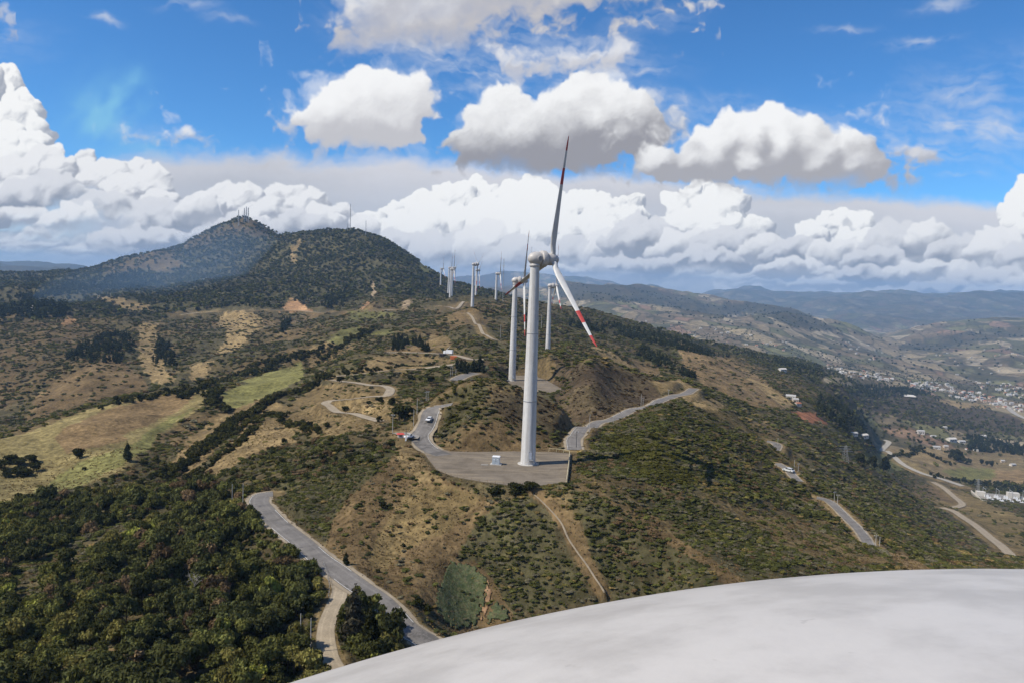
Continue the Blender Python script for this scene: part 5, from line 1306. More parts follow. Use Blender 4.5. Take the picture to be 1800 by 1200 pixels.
def turbine(loc, rot, yaw, label, detailed=False, nac=None, ring=None, hub=None, rotx=ROT_X, group='wind turbines along the ridge'):
    e = empty('wind_turbine', loc, yaw); tag(e, label, 'wind turbine', group)
    def part(name, me, parent=e, z=0.0):
        o = bpy.data.objects.new(name, me); COL.objects.link(o); o.parent = parent; o.location = (0, 0, z); return o
    t = part('tower', TOWER)
    for f in FLANGES: part('flange_ring', f, t)
    part('foundation', FOUND)
    n_ = part('nacelle', nac or NACELLE, z=HUB_H); part('generator_ring', ring or RING, z=HUB_H)
    h = part('hub', hub or HUB, z=HUB_H)
    for k_ in range(3):
        bl = part('blade', BLADE if loc is TB[0] else BLADE_EDGE, h); bl.location = (rotx, 0, 0); bl.rotation_euler = (math.radians(rot+120*k_), 0, 0)
    if detailed:
        b = MB()                       # round louvred vent on the flank
        b.tube((NAC_C+.15, -2.05, 0), (NAC_C+.15, -2.30, 0), .82, .78, 28); b.build('vent', M_NACELLE, n_)
        b = MB(); b.tube((NAC_C+.15, -2.303, 0), (NAC_C+.15, -2.315, 0), .66, .66, 28)
        b.build('vent_grille', M_DKGREY, n_)
        for k_ in range(5):
            z = -.44+.22*k_; w = 2*math.sqrt(max(.05, .66**2-z*z))-.05
            b = MB(); b.box((NAC_C+.15, -2.335, z), (w, .04, .11)); b.build('vent_slat', M_NACELLE, n_)
        b = MB(); b.lathe([(1.6, HUB_H-2.55), (1.72, HUB_H-2.5), (1.72, HUB_H-1.9), (1.5, HUB_H-1.6)], 30); b.build('yaw_collar', M_NACELLE, e)
        b = MB(); b.tube((-1.3, 0, 1.9), (-1.3, 0, 3.6), .05, .03, 6); b.box((-1.3, 0, 3.3), (.6, .05, .05)); b.build('wind_vane', M_GREY, n_)
        # door, landing and steps face the viewer
        d = Vector((0.25, -0.97, 0)); d.rotate(Euler((0, 0, -yaw))); a = math.atan2(d.y, d.x)+math.pi/2
        def turned(b, name, mats, parent=e): return b.build(name, mats, parent, rz=a)
        b = MB(); b.box((0, -2.40, 3.25), (1.15, .16, 2.5)); b.box((0, -2.50, 3.25), (.9, .06, 2.2), 1)
        dr = turned(b, 'door', [M_GREY, M_WHITE])
        b = MB(); b.box((.3, -2.53, 3.2), (.06, .06, .25)); turned(b, 'door_handle', M_DKGREY, dr); 
        for o in dr.children: o.rotation_euler = (0, 0, 0)
        b = MB(); b.box((0, -3.0, 1.95), (1.5, 1.2, .08))
        for sx in (-.7, .7):
            b.tube((sx, -3.55, .3), (sx, -3.55, 3.0), .035, n_=5); b.tube((sx, -3.55, 2.95), (sx, -2.45, 2.95), .03, n_=5); b.tube((sx, -3.55, 2.5), (sx, -2.45, 2.5), .025, n_=5)
        turned(b, 'landing', M_STEEL)
        st = MB()
        for sy in (-3.35, -2.75): st.tube((.75, sy, 1.95), (2.55, sy, .3), .05, n_=5); st.tube((.75, sy, 2.95), (2.55, sy, 1.3), .03, n_=5); st.tube((2.5, sy, .3), (2.5, sy, 1.35), .03, n_=5)
        so = turned(st, 'stair_rails', M_STEEL)
        for k_ in range(7):
            b = MB(); b.box((.9+.24*k_, -3.05, 1.75-.22*k_), (.24, .6, .03)); o = turned(b, 'step', M_STEEL, so); o.rotation_euler = (0, 0, 0)
        # cable bracket half way up
        b = MB(); b.box((0, -2.08, 33), (.5, .3, .08)); b.box((0, -2.08, 35), (.5, .3, .08)); b.tube((0, -2.12, 31.6), (0, -2.06, 36.2), .07, n_=6); turned(b, 'cable_bracket', M_GREY)
    return e
YAW0 = math.atan2(.42, .907)
TLAB = ['tall white turbine in front, on the gravel pad with the steel cabinet', 'second turbine, standing just behind the brown mound', 'turbine whose foot is hidden by the heath hill, right of the front tower',
        'turbine beside the thin lattice mast on the ridge', 'turbine with two blades raised like a V, at the end of the ridge track', 'turbine close behind the one with its blades in a V',
        'turbine in front of the far cluster, on the edge of the ridge', 'turbine hidden half behind the far cluster front tower', 'farthest and leftmost turbine, against the dark forested hill', 'turbine of the far cluster with only its rotor showing clear']
for i, (u, v, r, ra, yw) in enumerate(TURB):
    turbine(TB[i], ra, YAW0+math.radians(yw), TLAB[i], detailed=i < 3)
# the turbine the viewer stands on: its nacelle fills the lower right corner
OWN_C = Vector((.627, .364, -2.476))
_ax = Vector((math.cos(YAW0), math.sin(YAW0), 0))
own_base = OWN_C-_ax*NAC_C; own_base.z = OWN_C.z-HUB_H
own = turbine(own_base, -30, YAW0, 'smooth white nacelle top filling the lower right corner', nac=nacelle_mesh(2.2, 160, 240), ring=ring_mesh(4.35), hub=hub_mesh(6.1), rotx=8.5)

# ------------------------------------------------------------------ things on the front pad
p = on_plane(872, 816, PAD_Z); cab = empty('transformer_cabinet', (p[0], p[1], PAD_Z+.12), math.radians(-8)); tag(cab, 'grey steel transformer cabinet on a concrete slab left of the front tower', 'cabinet')
MB().box((0, 0, .1), (3.6, 2.6, .2)).build('base_slab', M_POLE, cab)
MB().box((0, 0, 1.35), (2.3, 1.8, 2.3)).build('cabinet_body', M_CABLUE, cab)
MB().box((0, 0, 2.58), (2.5, 2.0, .16), top=.94).build('cabinet_roof', M_WHITE, cab)
for sx in (-.57, .57):
    d = MB().box((sx, -.915, 1.35), (1.06, .04, 2.1)).build('cabinet_door', M_CABLUE, cab)
    MB().box((sx*.25+(.1 if sx < 0 else -.1), -.95, 1.3), (.05, .05, .3)).build('door_handle', M_DKGREY, d)
MB().tube((-.5, -.937, 1.75), (-.5, -.95, 1.75), .2, n_=16).build('round_sign', M_WHITE, cab)
MB().box((.55, -.945, 1.8), (.55, .02, .16)).build('sign_plate', M_WHITE, cab)
MB().box((1.156, 0, 1.35), (.012, 1.5, 1.9)).build('white_side_panel', M_WHITE, cab)
p = on_plane(852, 817, PAD_Z); o = MB().box((0, 0, .06), (2.2, 1.5, .12)).build('concrete_slab', M_CONC, None, (p[0], p[1], PAD_Z+.12)); tag(o, 'small bare concrete slab beside the transformer cabinet', 'slab')

def fence(name, pix, z, label, h, step, post_mat, rail_mat, rails, pr=.06, rr=.05):
    pts = resample([on_plane(u, v, z) if z is not None else hit(u, v) for u, v in pix], step)
    e = empty(name, pts[0]); tag(e, label, 'fence'); o0 = Vector(pts[0])
    gz = lambda q: z+.1 if z is not None else float(ground(q[0], q[1]))
    tops = []
    for q in pts:
        b = MB(); base = Vector((q[0], q[1], gz(q)))-o0; b.tube(base-Vector((0, 0, .3)), base+Vector((0, 0, h*random.uniform(.95, 1.03))), pr, pr*.9, 6); b.build('post', post_mat, e); tops.append(base)
    for hh in rails:
        for a_, c_ in zip(tops[:-1], tops[1:]):
            b = MB(); b.tube(a_+Vector((0, 0, hh)), c_+Vector((0, 0, hh)), rr, n_=5); b.build('rail', rail_mat, e)
    return e
fence('guard_rail', [(1001, 799), (1000, 815), (998, 832), (996, 848)], PAD_Z, 'cream painted guard rail along the side edge of the front pad', 1.15, 2.2, M_YELLOWISH, M_YELLOWISH, (.45, .75, 1.05), .12, .13)
fence('guard_rail', [(1001, 797), (985, 794), (965, 793)], PAD_Z, 'short cream guard rail at the back corner of the front pad', 1.0, 2.2, M_YELLOWISH, M_YELLOWISH, (.95,), .08, .08)
fence('post_fence', [(752, 808), (768, 827), (800, 839), (840, 846), (885, 852)], PAD_Z, 'low dark post fence along the curved front edge of the pad', .8, 2.4, M_WOOD, M_WOOD, (.7,), .06, .03)
fence('road_fence', [(567, 992), (575, 1012), (579, 1035), (577, 1055)], None, 'rusty post fence where the dirt track leaves the road', 1.1, 1.6, M_WOOD, M_STEEL, (.95, .5), .06, .03)
def block_row(pix, z, label, mat):
    pts = resample([on_plane(u, v, z) for u, v in pix], 6)
    for q in pts: pass

# erosion netting, soil slip, retaining cut
def drape(name, poly, n_, lift, mat, label, cat, wob=.12):
    us = [p_[0] for p_ in poly]; vs_ = [p_[1] for p_ in poly]
    gu = np.linspace(min(us), max(us), n_); gv = np.linspace(min(vs_), max(vs_), n_)
    U, V = np.meshgrid(gu, gv, indexing='ij'); ins = inpoly(U.ravel()+2.6*vr.normal(size=U.size), V.ravel()+2.6*vr.normal(size=U.size), poly).reshape(U.shape)
    b = MB(); ids = {}
    def vid(i, j):
        if (i, j) not in ids:
            p_ = hit(gu[i], gv[j]); z_ = float(ground(p_[0], p_[1])); ids[(i, j)] = len(b.v)
            b.v.append((p_[0], p_[1]-lift*.5, z_+lift+wob*random.uniform(-1, 1)))
        return ids[(i, j)]
    for i in range(n_-1):
        for j in range(n_-1):
            if ins[i, j] and ins[i+1, j] and ins[i, j+1] and ins[i+1, j+1]:
                b.f.append((vid(i, j), vid(i, j+1), vid(i+1, j+1), vid(i+1, j))); b.mi.append(0); b.sm.append(True)
    me = b.mesh(name, mat); o = bpy.data.objects.new(name, me); COL.objects.link(o)
    sol = o.modifiers.new('thick', 'SOLIDIFY'); sol.thickness = .12; sol.offset = -1
    tag(o, label, cat); return o
NETS = [[(789, 985), (831, 990), (862, 1021), (852, 1060), (841, 1100), (796, 1108), (763, 1072), (768, 1039)], [(870, 1049), (894, 1070), (904, 1088), (850, 1100)], [(840, 657), (853, 636), (863, 641), (858, 656)]]
drape('netting', NETS[0], 46, .30, M_NET, 'large green erosion netting on the cut slope above the road', 'netting')
drape('netting', NETS[1], 18, .35, M_NET, 'smaller piece of green netting at the rim of the white nacelle', 'netting')
drape('netting', NETS[2], 12, .5, M_NET, 'far green netting beside the road bend behind the mound', 'netting')
drape('bare_soil', [(848, 1020), (860, 1022), (868, 1050), (850, 1092), (842, 1094), (852, 1055)], 20, .25, M_SOIL, 'strip of bare orange soil between the two green nettings', 'soil')

# ------------------------------------------------------------------ poles
def pole(u, v, vtop, label, arm=True, rmin=60, group='utility poles', r=None, dark=False):
    p_ = hit(u, v, rmin) if r is None else at(u, v, r); d_ = math.hypot(p_[0], p_[1]); h = max(3.0, (v-vtop)/F*d_*1.02); z_ = float(ground(p_[0], p_[1]))
    e = empty('utility_pole', (p_[0], p_[1], z_)); tag(e, label, 'pole', group)
    w = max(.13, d_*.00028)
    b = MB(); b.tube((0, 0, -.5), (0, 0, h), w, w*.62, 8); b.build('post', M_DKGREY if dark else M_POLE, e)
    if arm:
        b = MB(); b.box((0, 0, h-.5), (1.5, .09, .09)); a_ = b.build('crossarm', M_GREY, e, rz=random.uniform(-.6, .6))
        for sx in (-.6, 0, .6): MB().tube((sx, 0, h-.43), (sx, 0, h-.15), .06, .04, 6).build('insulator', M_WHITE, a_)
for (u, v, vt, lab) in (
    (408, 898, 852, 'left of the two poles at the road hairpin'), (427, 894, 850, 'pole nearest the asphalt at the road hairpin'),
    (528, 1143, 1077, 'taller of two pale poles in the thicket by the dirt track'), (546, 1147, 1085, 'pale pole right beside the dirt track'),
    (733, 727, 700, 'pole left of the white car on the bend'), (727, 748, 719, 'leaning pale pole below the bend'), (690, 762, 727, 'pole among bushes left of the checkpoint'),
    (749, 704, 687, 'left of the twin poles before the mound'), (752.5, 705, 686, 'right of the twin poles before the mound'),
    (792, 660, 643, 'left of three poles at the bend behind the mound'), (795.5, 660, 643, 'middle of three poles at the bend behind the mound'), (801, 661, 650, 'short pole of three at the bend behind the mound'),
    (1036, 759, 727, 'tall pale pole beside the road right of the front tower'), (1078, 744, 728, 'short pole on the verge of the rising road'), (1126.5, 719, 692, 'tall pole of the pair near the top of the rising road'), (1130, 717, 698, 'shorter pole of the pair near the top of the rising road'),
    (1013, 786, 757, 'dark thin pole at the lower end of the rising road'), (1175, 695, 684, 'small pole where the road reaches the crest'),
    (1367, 782, 770, 'small pole at the sharp bend on the flank'), (1396, 822, 808, 'left pole of the pair by the parked white car'), (1403, 828, 814, 'right pole of the pair by the parked white car'),
    (1466, 883, 864, 'left pole of the pair above the lower flank road'), (1472, 885, 869, 'right pole of the pair above the lower flank road'), (1539, 960, 940, 'left pole of the pair near the nacelle rim'), (1546, 959, 944, 'right pole of the pair near the nacelle rim'),
    (879.5, 594, 572, 'thin pole on the slope below the ridge turbines'), (951.5, 580, 554, 'thin pole between the front tower and the heath hill')):
    pole(u, v, vt, lab, arm=u > 600 and int(u) % 3 != 1, dark=(u == 1013))
def lattice(name, u, v, vtop, r, label, cat, w0, w1, arms=(), group=None, mat=None, nseg=10):
    p_ = at(u, v, r); z_ = float(ground(p_[0], p_[1])); h = (v-vtop)/F*r*1.01
    e = empty(name, (p_[0], p_[1], z_)); tag(e, label, cat, group); t = max(.05, r*.00012)
    legs = []
    for sx, sy in ((-1, -1), (1, -1), (1, 1), (-1, 1)):
        b = MB(); b.tube((sx*w0, sy*w0, -1), (sx*w1, sy*w1, h), t, n_=5); b.build('leg', mat or M_STEEL, e)
    b = MB()
    for k_ in range(nseg):
        z0, z1 = h*k_/nseg, h*(k_+1)/nseg; a_, c_ = w0+(w1-w0)*k_/nseg, w0+(w1-w0)*(k_+1)/nseg
        for (x0, y0), (x1, y1) in (((-1, -1), (1, -1)), ((1, -1), (1, 1)), ((1, 1), (-1, 1)), ((-1, 1), (-1, -1))):
            b.tube((x0*a_, y0*a_, z0), (x1*c_, y1*c_, z1), t*.7, n_=4, caps=False)
    b.build('bracing', mat or M_STEEL, e)
    for hh, wd in arms: MB().tube((-wd, 0, hh*h), (wd, 0, hh*h), t*1.5, t*1.5, 5).build('crossarm', mat or M_STEEL, e)
    return e
lattice('lattice_mast', 883, 549, 455, 1325, 'tall thin lattice measuring mast beside the ridge turbine', 'mast', .55, .45, ((.72, 3), (.86, 3)), nseg=16)
lattice('lattice_mast', 615.5, 409, 362, 2415, 'tall antenna mast on top of the rounded forested hill', 'mast', .7, .5, nseg=12)
lattice('lattice_mast', 611, 408, 394, 2415, 'short antenna mast left of the tall one on the hill', 'mast', .6, .5, nseg=5)
lattice('lattice_mast', 643, 412, 388, 2380, 'antenna mast right of the tall one on the rounded hill', 'mast', .6, .5, nseg=7)
for u, vt, lab in ((419.5, 366, 'leftmost antenna tower on the pointed peak'), (429.5, 367, 'left antenna tower of the three close together on the peak'), (433, 366, 'middle antenna tower of the three close together on the peak'), (436.5, 368, 'right antenna tower of the three close together on the peak')):
    lattice('antenna_tower', u, 383, vt-9, 3240, lab, 'antenna tower', 1.6, .8, ((.6, 2.2), (.85, 1.8)), 'antenna towers on the peak', nseg=5)
for u, v, vt, lab in ((1718, 868, 844, 'steel pylon on the dry slope left of the substation'), (1485, 812, 784, 'steel pylon beside the brown field on the flank')):
    r_ = float(np.hypot(*hit(u, v)[:2])); lattice('power_pylon', u, v, vt, r_, lab, 'pylon', 2.6, .6, ((.66, 6), (.8, 6), (.93, 5)), nseg=7)

# ------------------------------------------------------------------ vehicles
def wheel(b_parent, x, y, r):
    w = MB(); w.tube((x, y-.11, r), (x, y+.11, r), r, n_=16); o = w.build('wheel', M_TYRE, b_parent)
    MB().tube((x, y-.125, r), (x, y+.125, r), r*.55, n_=12).build('rim', M_STEEL, o)
def car(u, v, rz, label, paint, pickup=False, scale=1.0, rmin=60):
    p_ = hit(u, v, rmin); e = empty('pickup_truck' if pickup else 'car', (p_[0], p_[1], float(ground(p_[0], p_[1]))+.22), rz); e.scale = (scale,)*3; tag(e, label, 'pickup' if pickup else 'car')
    def shell(profile, hw, hw_top, name, mat):
        # side outline extruded across, narrowing upwards
        zmin = min(z for _, z in profile); zmax = max(z for _, z in profile); b = MB(); n_ = len(profile)
        L = [(x, -(hw+(hw_top-hw)*(z-zmin)/(zmax-zmin)), z) for x, z in profile]; Rr = [(x, -y, z) for x, y, z in L]
        b.add(L+Rr, [tuple(range(n_))[::-1], tuple(range(n_, 2*n_))]+[(i, (i+1) % n_, (i+1) % n_+n_, i+n_) for i in range(n_)])
        o = b.build(name, mat, e); bv = o.modifiers.new('soft', 'BEVEL'); bv.width = .05; bv.segments = 2; return o
    shell([(-2.1, .32), (2.1, .32), (2.15, .62), (2.0, .82), (1.0, .95), (-1.95, .95), (-2.15, .8)], .88, .84, 'body', paint)
    if pickup: shell([(.95, .93), (.55, 1.48), (-.35, 1.52), (-.45, .93)], .80, .66, 'cabin', paint)
    else: shell([(1.05, .93), (.5, 1.46), (-1.2, 1.5), (-1.85, .93)], .80, .64, 'cabin', paint)
    rear = -.47 if pickup else -1.65
    MB().add([(1.0, -.66, 1.0), (1.0, .66, 1.0), (.62, .60, 1.42), (.62, -.60, 1.42)], [(0, 1, 2, 3)]) 
    b = MB(); b.add([(1.075, -.68, .98), (1.075, .68, .98), (.60, .60, 1.43), (.60, -.60, 1.43)], [(0, 1, 2, 3)]); b.build('windscreen', M_GLASS, e)
    b = MB(); b.add([(rear-.22 if not pickup else rear, -.66, 1.0), (rear-.22 if not pickup else rear, .66, 1.0), (-1.27 if not pickup else rear+.06, .58, 1.45), (-1.27 if not pickup else rear+.06, -.58, 1.45)], [(3, 2, 1, 0)]); b.build('rear_window', M_GLASS, e)
    for sy in (-1, 1):
        b = MB(); x0, x1 = ((-.3, .6) if pickup else (-1.35, .62)); b.add([(x0-.2, sy*.812, 1.0), (x1+.28, sy*.812, 1.0), (x1-.05, sy*.715, 1.38), (x0, sy*.715, 1.38)], [(0, 1, 2, 3) if sy < 0 else (3, 2, 1, 0)]); b.build('side_window', M_GLASS, e)
        for x in (-1.3, 1.35): wheel(e, x, sy*.8, .33)
        MB().box((2.13, sy*.62, .68), (.06, .34, .14)).build('headlight', M_WHITE, e); MB().box((-2.13, sy*.66, .72), (.06, .26, .14)).build('tail_light', M_REDP, e)
    MB().box((2.14, 0, .46), (.05, 1.5, .2)).build('bumper', M_DKGREY, e)
    return e
M_CARW = simple('white_car_paint', (.74, .75, .76), .25, .5, var=.02); M_CARS = simple('silver_car_paint', (.55, .57, .58), .3, .5, var=.02)
car(754.5, 740, math.radians(-102), 'white car driving along the bend left of the mound', M_CARW)
car(719, 770, math.radians(60), 'white pickup parked at the red roofed checkpoint', M_CARW, True)
car(1386, 829, math.radians(130), 'white car parked on the narrow flank road', M_CARS, scale=1.25)
# crane truck, container and shed by the upper dirt road
p_ = hit(788, 624); e = empty('crane_truck', (p_[0], p_[1], float(ground(p_[0], p_[1]))+.3), math.radians(160)); tag(e, 'white crane truck with raised boom on the upper dirt road', 'truck')
MB().box((0, 0, 1.0), (7.6, 1.0, .35)).build('chassis', M_DKGREY, e)
c_ = MB().box((2.9, 0, 2.0), (1.9, 2.4, 2.1), top=.9).build('cab', M_CARW, e); MB().box((3.86, 0, 2.4), (.06, 1.9, .8)).build('windscreen', M_GLASS, c_)
MB().box((-1.1, 0, 2.5), (5.2, 2.5, 2.6)).build('cargo_box', M_WHITE, e)
b = MB(); b.tube((1.4, 0, 1.2), (1.4, 0, 4.0), .22); b.tube((1.4, 0, 4.0), (-1.6, 0, 7.0), .2, .12); b.build('boom', M_STEEL, e)
for x in (2.8, -1.6, -2.9):
    for sy in (-1, 1): wheel(e, x, sy*1.05, .5)
p_ = hit(797.5, 631); e = empty('container', (p_[0], p_[1], float(ground(p_[0], p_[1]))), math.radians(-6)); tag(e, 'orange container beside the upper dirt road', 'container')
MB().box((0, 0, 1.2), (4.6, 2.4, 2.4)).build('container_body', M_ORANGE, e)
for k_ in range(9): MB().box((-2.0+.5*k_, -1.23, 1.2), (.16, .06, 2.2)).build('rib', M_ORANGE, e)
p_ = hit(778, 627); e = empty('shed', (p_[0], p_[1], float(ground(p_[0], p_[1]))), math.radians(-4)); tag(e, 'dark open shed with a flat roof left of the orange container', 'shed')
MB().box((0, 0, 2.5), (6.2, 3.4, .25)).build('roof', M_ROOFD, e); MB().box((0, 1.4, 1.2), (5.6, .2, 2.4)).build('back_wall', M_DKGREY, e)
for sx in (-2.8, 0, 2.8): MB().box((sx, -1.4, 1.2), (.18, .18, 2.4)).build('post', M_WOOD, e)
# the checkpoint on the road
p_ = hit(704, 768); e = empty('checkpoint_hut', (p_[0], p_[1], float(ground(p_[0], p_[1]))), math.radians(15)); e.scale = (.8, .8, .55); tag(e, 'red roofed checkpoint hut beside the road junction', 'hut')
MB().box((0, 0, 1.1), (2.2, 2.0, 2.2)).build('wall', M_WALLW, e); MB().box((0, -1.02, 1.3), (1.2, .05, .8)).build('window', M_GLASS, e)
b = MB(); b.add([(-1.7, -1.6, 2.2), (1.7, -1.6, 2.2), (1.7, 1.6, 2.2), (-1.7, 1.6, 2.2), (-1.2, 0, 3.0), (1.2, 0, 3.0)], [(0, 1, 5, 4), (1, 2, 5), (2, 3, 4, 5), (3, 0, 4), (3, 2, 1, 0)]); b.build('roof', M_REDP, e)
p_ = hit(713.5, 774); e = empty('barrier', (p_[0], p_[1], float(ground(p_[0], p_[1])))); tag(e, 'road barrier with black post and white boom at the checkpoint', 'barrier')
MB().tube((0, 0, 0), (0, 0, 4.4), .12, .1, 8).build('post', M_DKGREY, e); MB().tube((0, -.2, 1.1), (1.6, -.3, 4.9), .07, .05, 8).build('boom', M_YELLOWISH, e); MB().box((0, 0, .5), (.5, .5, 1.0)).build('housing', M_WHITE, e)
for k_, (u, v, u2, v2) in enumerate(((721, 771, 746, 771.5), (726, 757, 745, 763))):
    a_, c_ = hit(u, v), hit(u2, v2); pts = resample([a_, (a_+c_)/2, c_], 1.0); pts[:, 2] = ground(pts[:, 0], pts[:, 1]); vs, qd, ln = ribbon(pts, .45, .30, offs=(-1, 1))
    o = bpy.data.objects.new('stop_line', grid_mesh('stop_line', qd[:, ::-1], vs)); o.data.materials.append(M_LINE); COL.objects.link(o); tag(o, ('white stop line painted across the junction by the checkpoint', 'curved white line painted beyond the checkpoint')[k_], 'road marking', kind='structure')
# ------------------------------------------------------------------ houses
def house_mesh(L, Wd, H, roofmat, wallmat, pitch=.45, over=.4):
    b = MB(); l, w = L/2, Wd/2
    b.add([(-l, -w, -2), (l, -w, -2), (l, w, -2), (-l, w, -2), (-l, -w, H), (l, -w, H), (l, w, H), (-l, w, H), (-l, 0, H+w*pitch), (l, 0, H+w*pitch)],
          [(0, 1, 5, 4), (2, 3, 7, 6), (1, 2, 6, 9, 5), (3, 0, 4, 8, 7)], 0)
    o_ = over; zr = H+w*pitch+.05; ze = H-o_*pitch+.05
    b.add([(-l-o_, -w-o_, ze), (l+o_, -w-o_, ze), (l+o_, 0, zr), (-l-o_, 0, zr), (-l-o_, w+o_, ze), (l+o_, w+o_, ze),
           (-l-o_, -w-o_, ze+.2), (l+o_, -w-o_, ze+.2), (l+o_, 0, zr+.2), (-l-o_, 0, zr+.2), (-l-o_, w+o_, ze+.2), (l+o_, w+o_, ze+.2)],
          [(6, 7, 8, 9), (9, 8, 11, 10), (0, 3, 2, 1), (3, 4, 5, 2), (0, 1, 7, 6), (5, 4, 10, 11), (1, 2, 8, 7), (2, 5, 11, 8), (3, 0, 6, 9), (4, 3, 9, 10)], 1)
    for x in (-l*.55, l*.1, l*.6):                      # windows and a door, set into the long sides
        for s in (-1, 1): b.box((x, s*(w+.01), H*.5), (L*.12, .06, H*.38), 2)
    b.box((-l*.2, -(w+.015), H*.33), (L*.1, .06, H*.66), 2)
    return b.mesh('house', [wallmat, roofmat, M_GLASS])
HOUSES = [house_mesh(*a) for a in ((11, 8, 4.2, M_ROOFT, M_WALLW), (13, 8, 4.0, M_ROOFG, M_WALLW), (10, 9, 6.5, M_ROOFG, M_WALLW), (12, 9, 6.0, M_ROOFT, M_WALLT), (9, 8, 5.0, M_ROOFG, M_WALLT), (15, 9, 4.5, M_WALLW, M_WALLW), (16, 10, 7.5, M_ROOFG, M_WALLW))]
hr = np.random.default_rng(77)
TLOOK = None
HLOOK = ('white red-roofed house', 'long white grey-roofed house', 'tall white house', 'tall tan red-roofed house', 'small tan grey-roofed house', 'long all white house', 'large white grey-roofed building')
TPLACE = ('in the left cluster of the valley town', 'in the middle cluster of the valley town', 'in the lower right band of the valley town', 'in the upper right part of the valley town')
FPLACE = ('on the far slope behind the ridge turbines', 'just above the left town cluster', 'on the far right hillside', 'on the far slope above the town')
def house(u, v, label, group=None, form=None, scale=1.0, rz=None, rmin=700, name='house', place=''):
    if form is None: form = int(hr.integers(0, len(HOUSES)))
    if label is None: label = HLOOK[form]+' '+place; group = group+' '+place
    p_ = hit(u, v, rmin); r_ = math.hypot(p_[0], p_[1])
    if r_ > 9000: return
    o = bpy.data.objects.new(name, HOUSES[hr.integers(0, len(HOUSES)) if form is None else form]); COL.objects.link(o)
    o.location = (p_[0], p_[1], float(ground(p_[0], p_[1]))); o.rotation_euler = (0, 0, hr.uniform(-.5, .5) if rz is None else rz); o.scale = (scale,)*3
    tag(o, label, 'house', group)
for (u, v, s, f, lab) in ((1672, 775, 2.0, 5, 'long white farmhouse above the irrigated fields'), (1690, 778, 1.7, 1, 'pale farmhouse right of the long white one'), (1640, 768, 1.3, 1, 'white house among trees by the valley road bend'), (1618, 762, 1.4, 6, 'white house on the rise above the valley road'),
    (1646, 788, 1.6, 1, 'grey roofed shed row left of the farm tracks'), (1662, 787, 1.5, 4, 'low grey barn beside the shed row'), (1700, 790, 1.1, 0, 'small house between the farm tracks'), (1715, 792, 1.1, 1, 'small pale house right of the farm tracks'), (1762, 812, 1.2, 4, 'house at the edge of the green field'), (1780, 818, 1.3, 1, 'house near the right border beside the green field'),
    (1728, 768, 1.4, 5, 'white house on the dark wood edge'), (1660, 752, 1.1, 5, 'tiny bright house in the dark scrub slope'), (1390, 700, 1.2, 1, 'white roofed hut above the red soil field'), (1398, 706, 1.0, 4, 'low hut above the red soil field'), (1402, 712, .9, 0, 'brown hut at the corner of the red soil field'),
    (1518, 768, 1.2, 5, 'white building beside the valley road junction'), (1500, 764, 1.1, 1, 'pale building left of the valley road junction'), (62, 545, 1.8, 5, 'white building among the tall pines on the far left'), (1375, 652, 1.3, 5, 'tiny white hut below the dark pine spur')):
    house(u, v, lab, None, f, s*.7)
town = [([(1470, 648), (1520, 652), (1572, 662), (1568, 672), (1480, 662)], 44), ([(1592, 668), (1660, 674), (1690, 690), (1640, 688), (1600, 680)], 52), ([(1660, 684), (1720, 690), (1800, 712), (1800, 728), (1720, 708), (1670, 698)], 70), ([(1700, 668), (1800, 676), (1800, 704), (1740, 690)], 34)]
for poly, n_ in town:
    k_ = 0
    while k_ < n_:
        u, v = hr.uniform(min(p[0] for p in poly), max(p[0] for p in poly)), hr.uniform(min(p[1] for p in poly), max(p[1] for p in poly))
        if inpoly(np.array([u]), np.array([v]), poly)[0]: house(u, v, TLOOK, 'houses of the valley town', scale=hr.uniform(.6, 1.0), place=TPLACE[town.index((poly, n_))]); k_ += 1
far = [([(1080, 560), (1250, 575), (1400, 605), (1480, 630), (1360, 615), (1180, 600)], 34), ([(1400, 640), (1470, 640), (1470, 655), (1400, 650)], 12), ([(1640, 620), (1800, 600), (1800, 660), (1680, 660)], 26), ([(1480, 600), (1560, 610), (1620, 640), (1520, 645)], 16)]
for poly, n_ in far:
    k_ = 0
    while k_ < n_:
        u, v = hr.uniform(min(p[0] for p in poly), max(p[0] for p in poly)), hr.uniform(min(p[1] for p in poly), max(p[1] for p in poly))
        if inpoly(np.array([u]), np.array([v]), poly)[0]: house(u, v, TLOOK, 'farmhouses on the far slopes', scale=hr.uniform(.6, 1.0), rmin=2600, place=FPLACE[far.index((poly, n_))]); k_ += 1
# greenhouse strip
p_ = hit(1592, 696, 1500); e = empty('greenhouse', (p_[0], p_[1], float(ground(p_[0], p_[1]))), math.radians(-12)); tag(e, 'long white greenhouse roofs left of the town', 'greenhouse'); e.scale = (.7, .6, .6)
for k_ in range(3):
    b = MB(); b.rings([[(-42, 9*math.cos(a)+k_*22, 5*math.sin(a)) for a in np.linspace(0, math.pi, 9)], [(42, 9*math.cos(a)+k_*22, 5*math.sin(a)) for a in np.linspace(0, math.pi, 9)]]); b.build('roof_tunnel', M_WALLW, e)
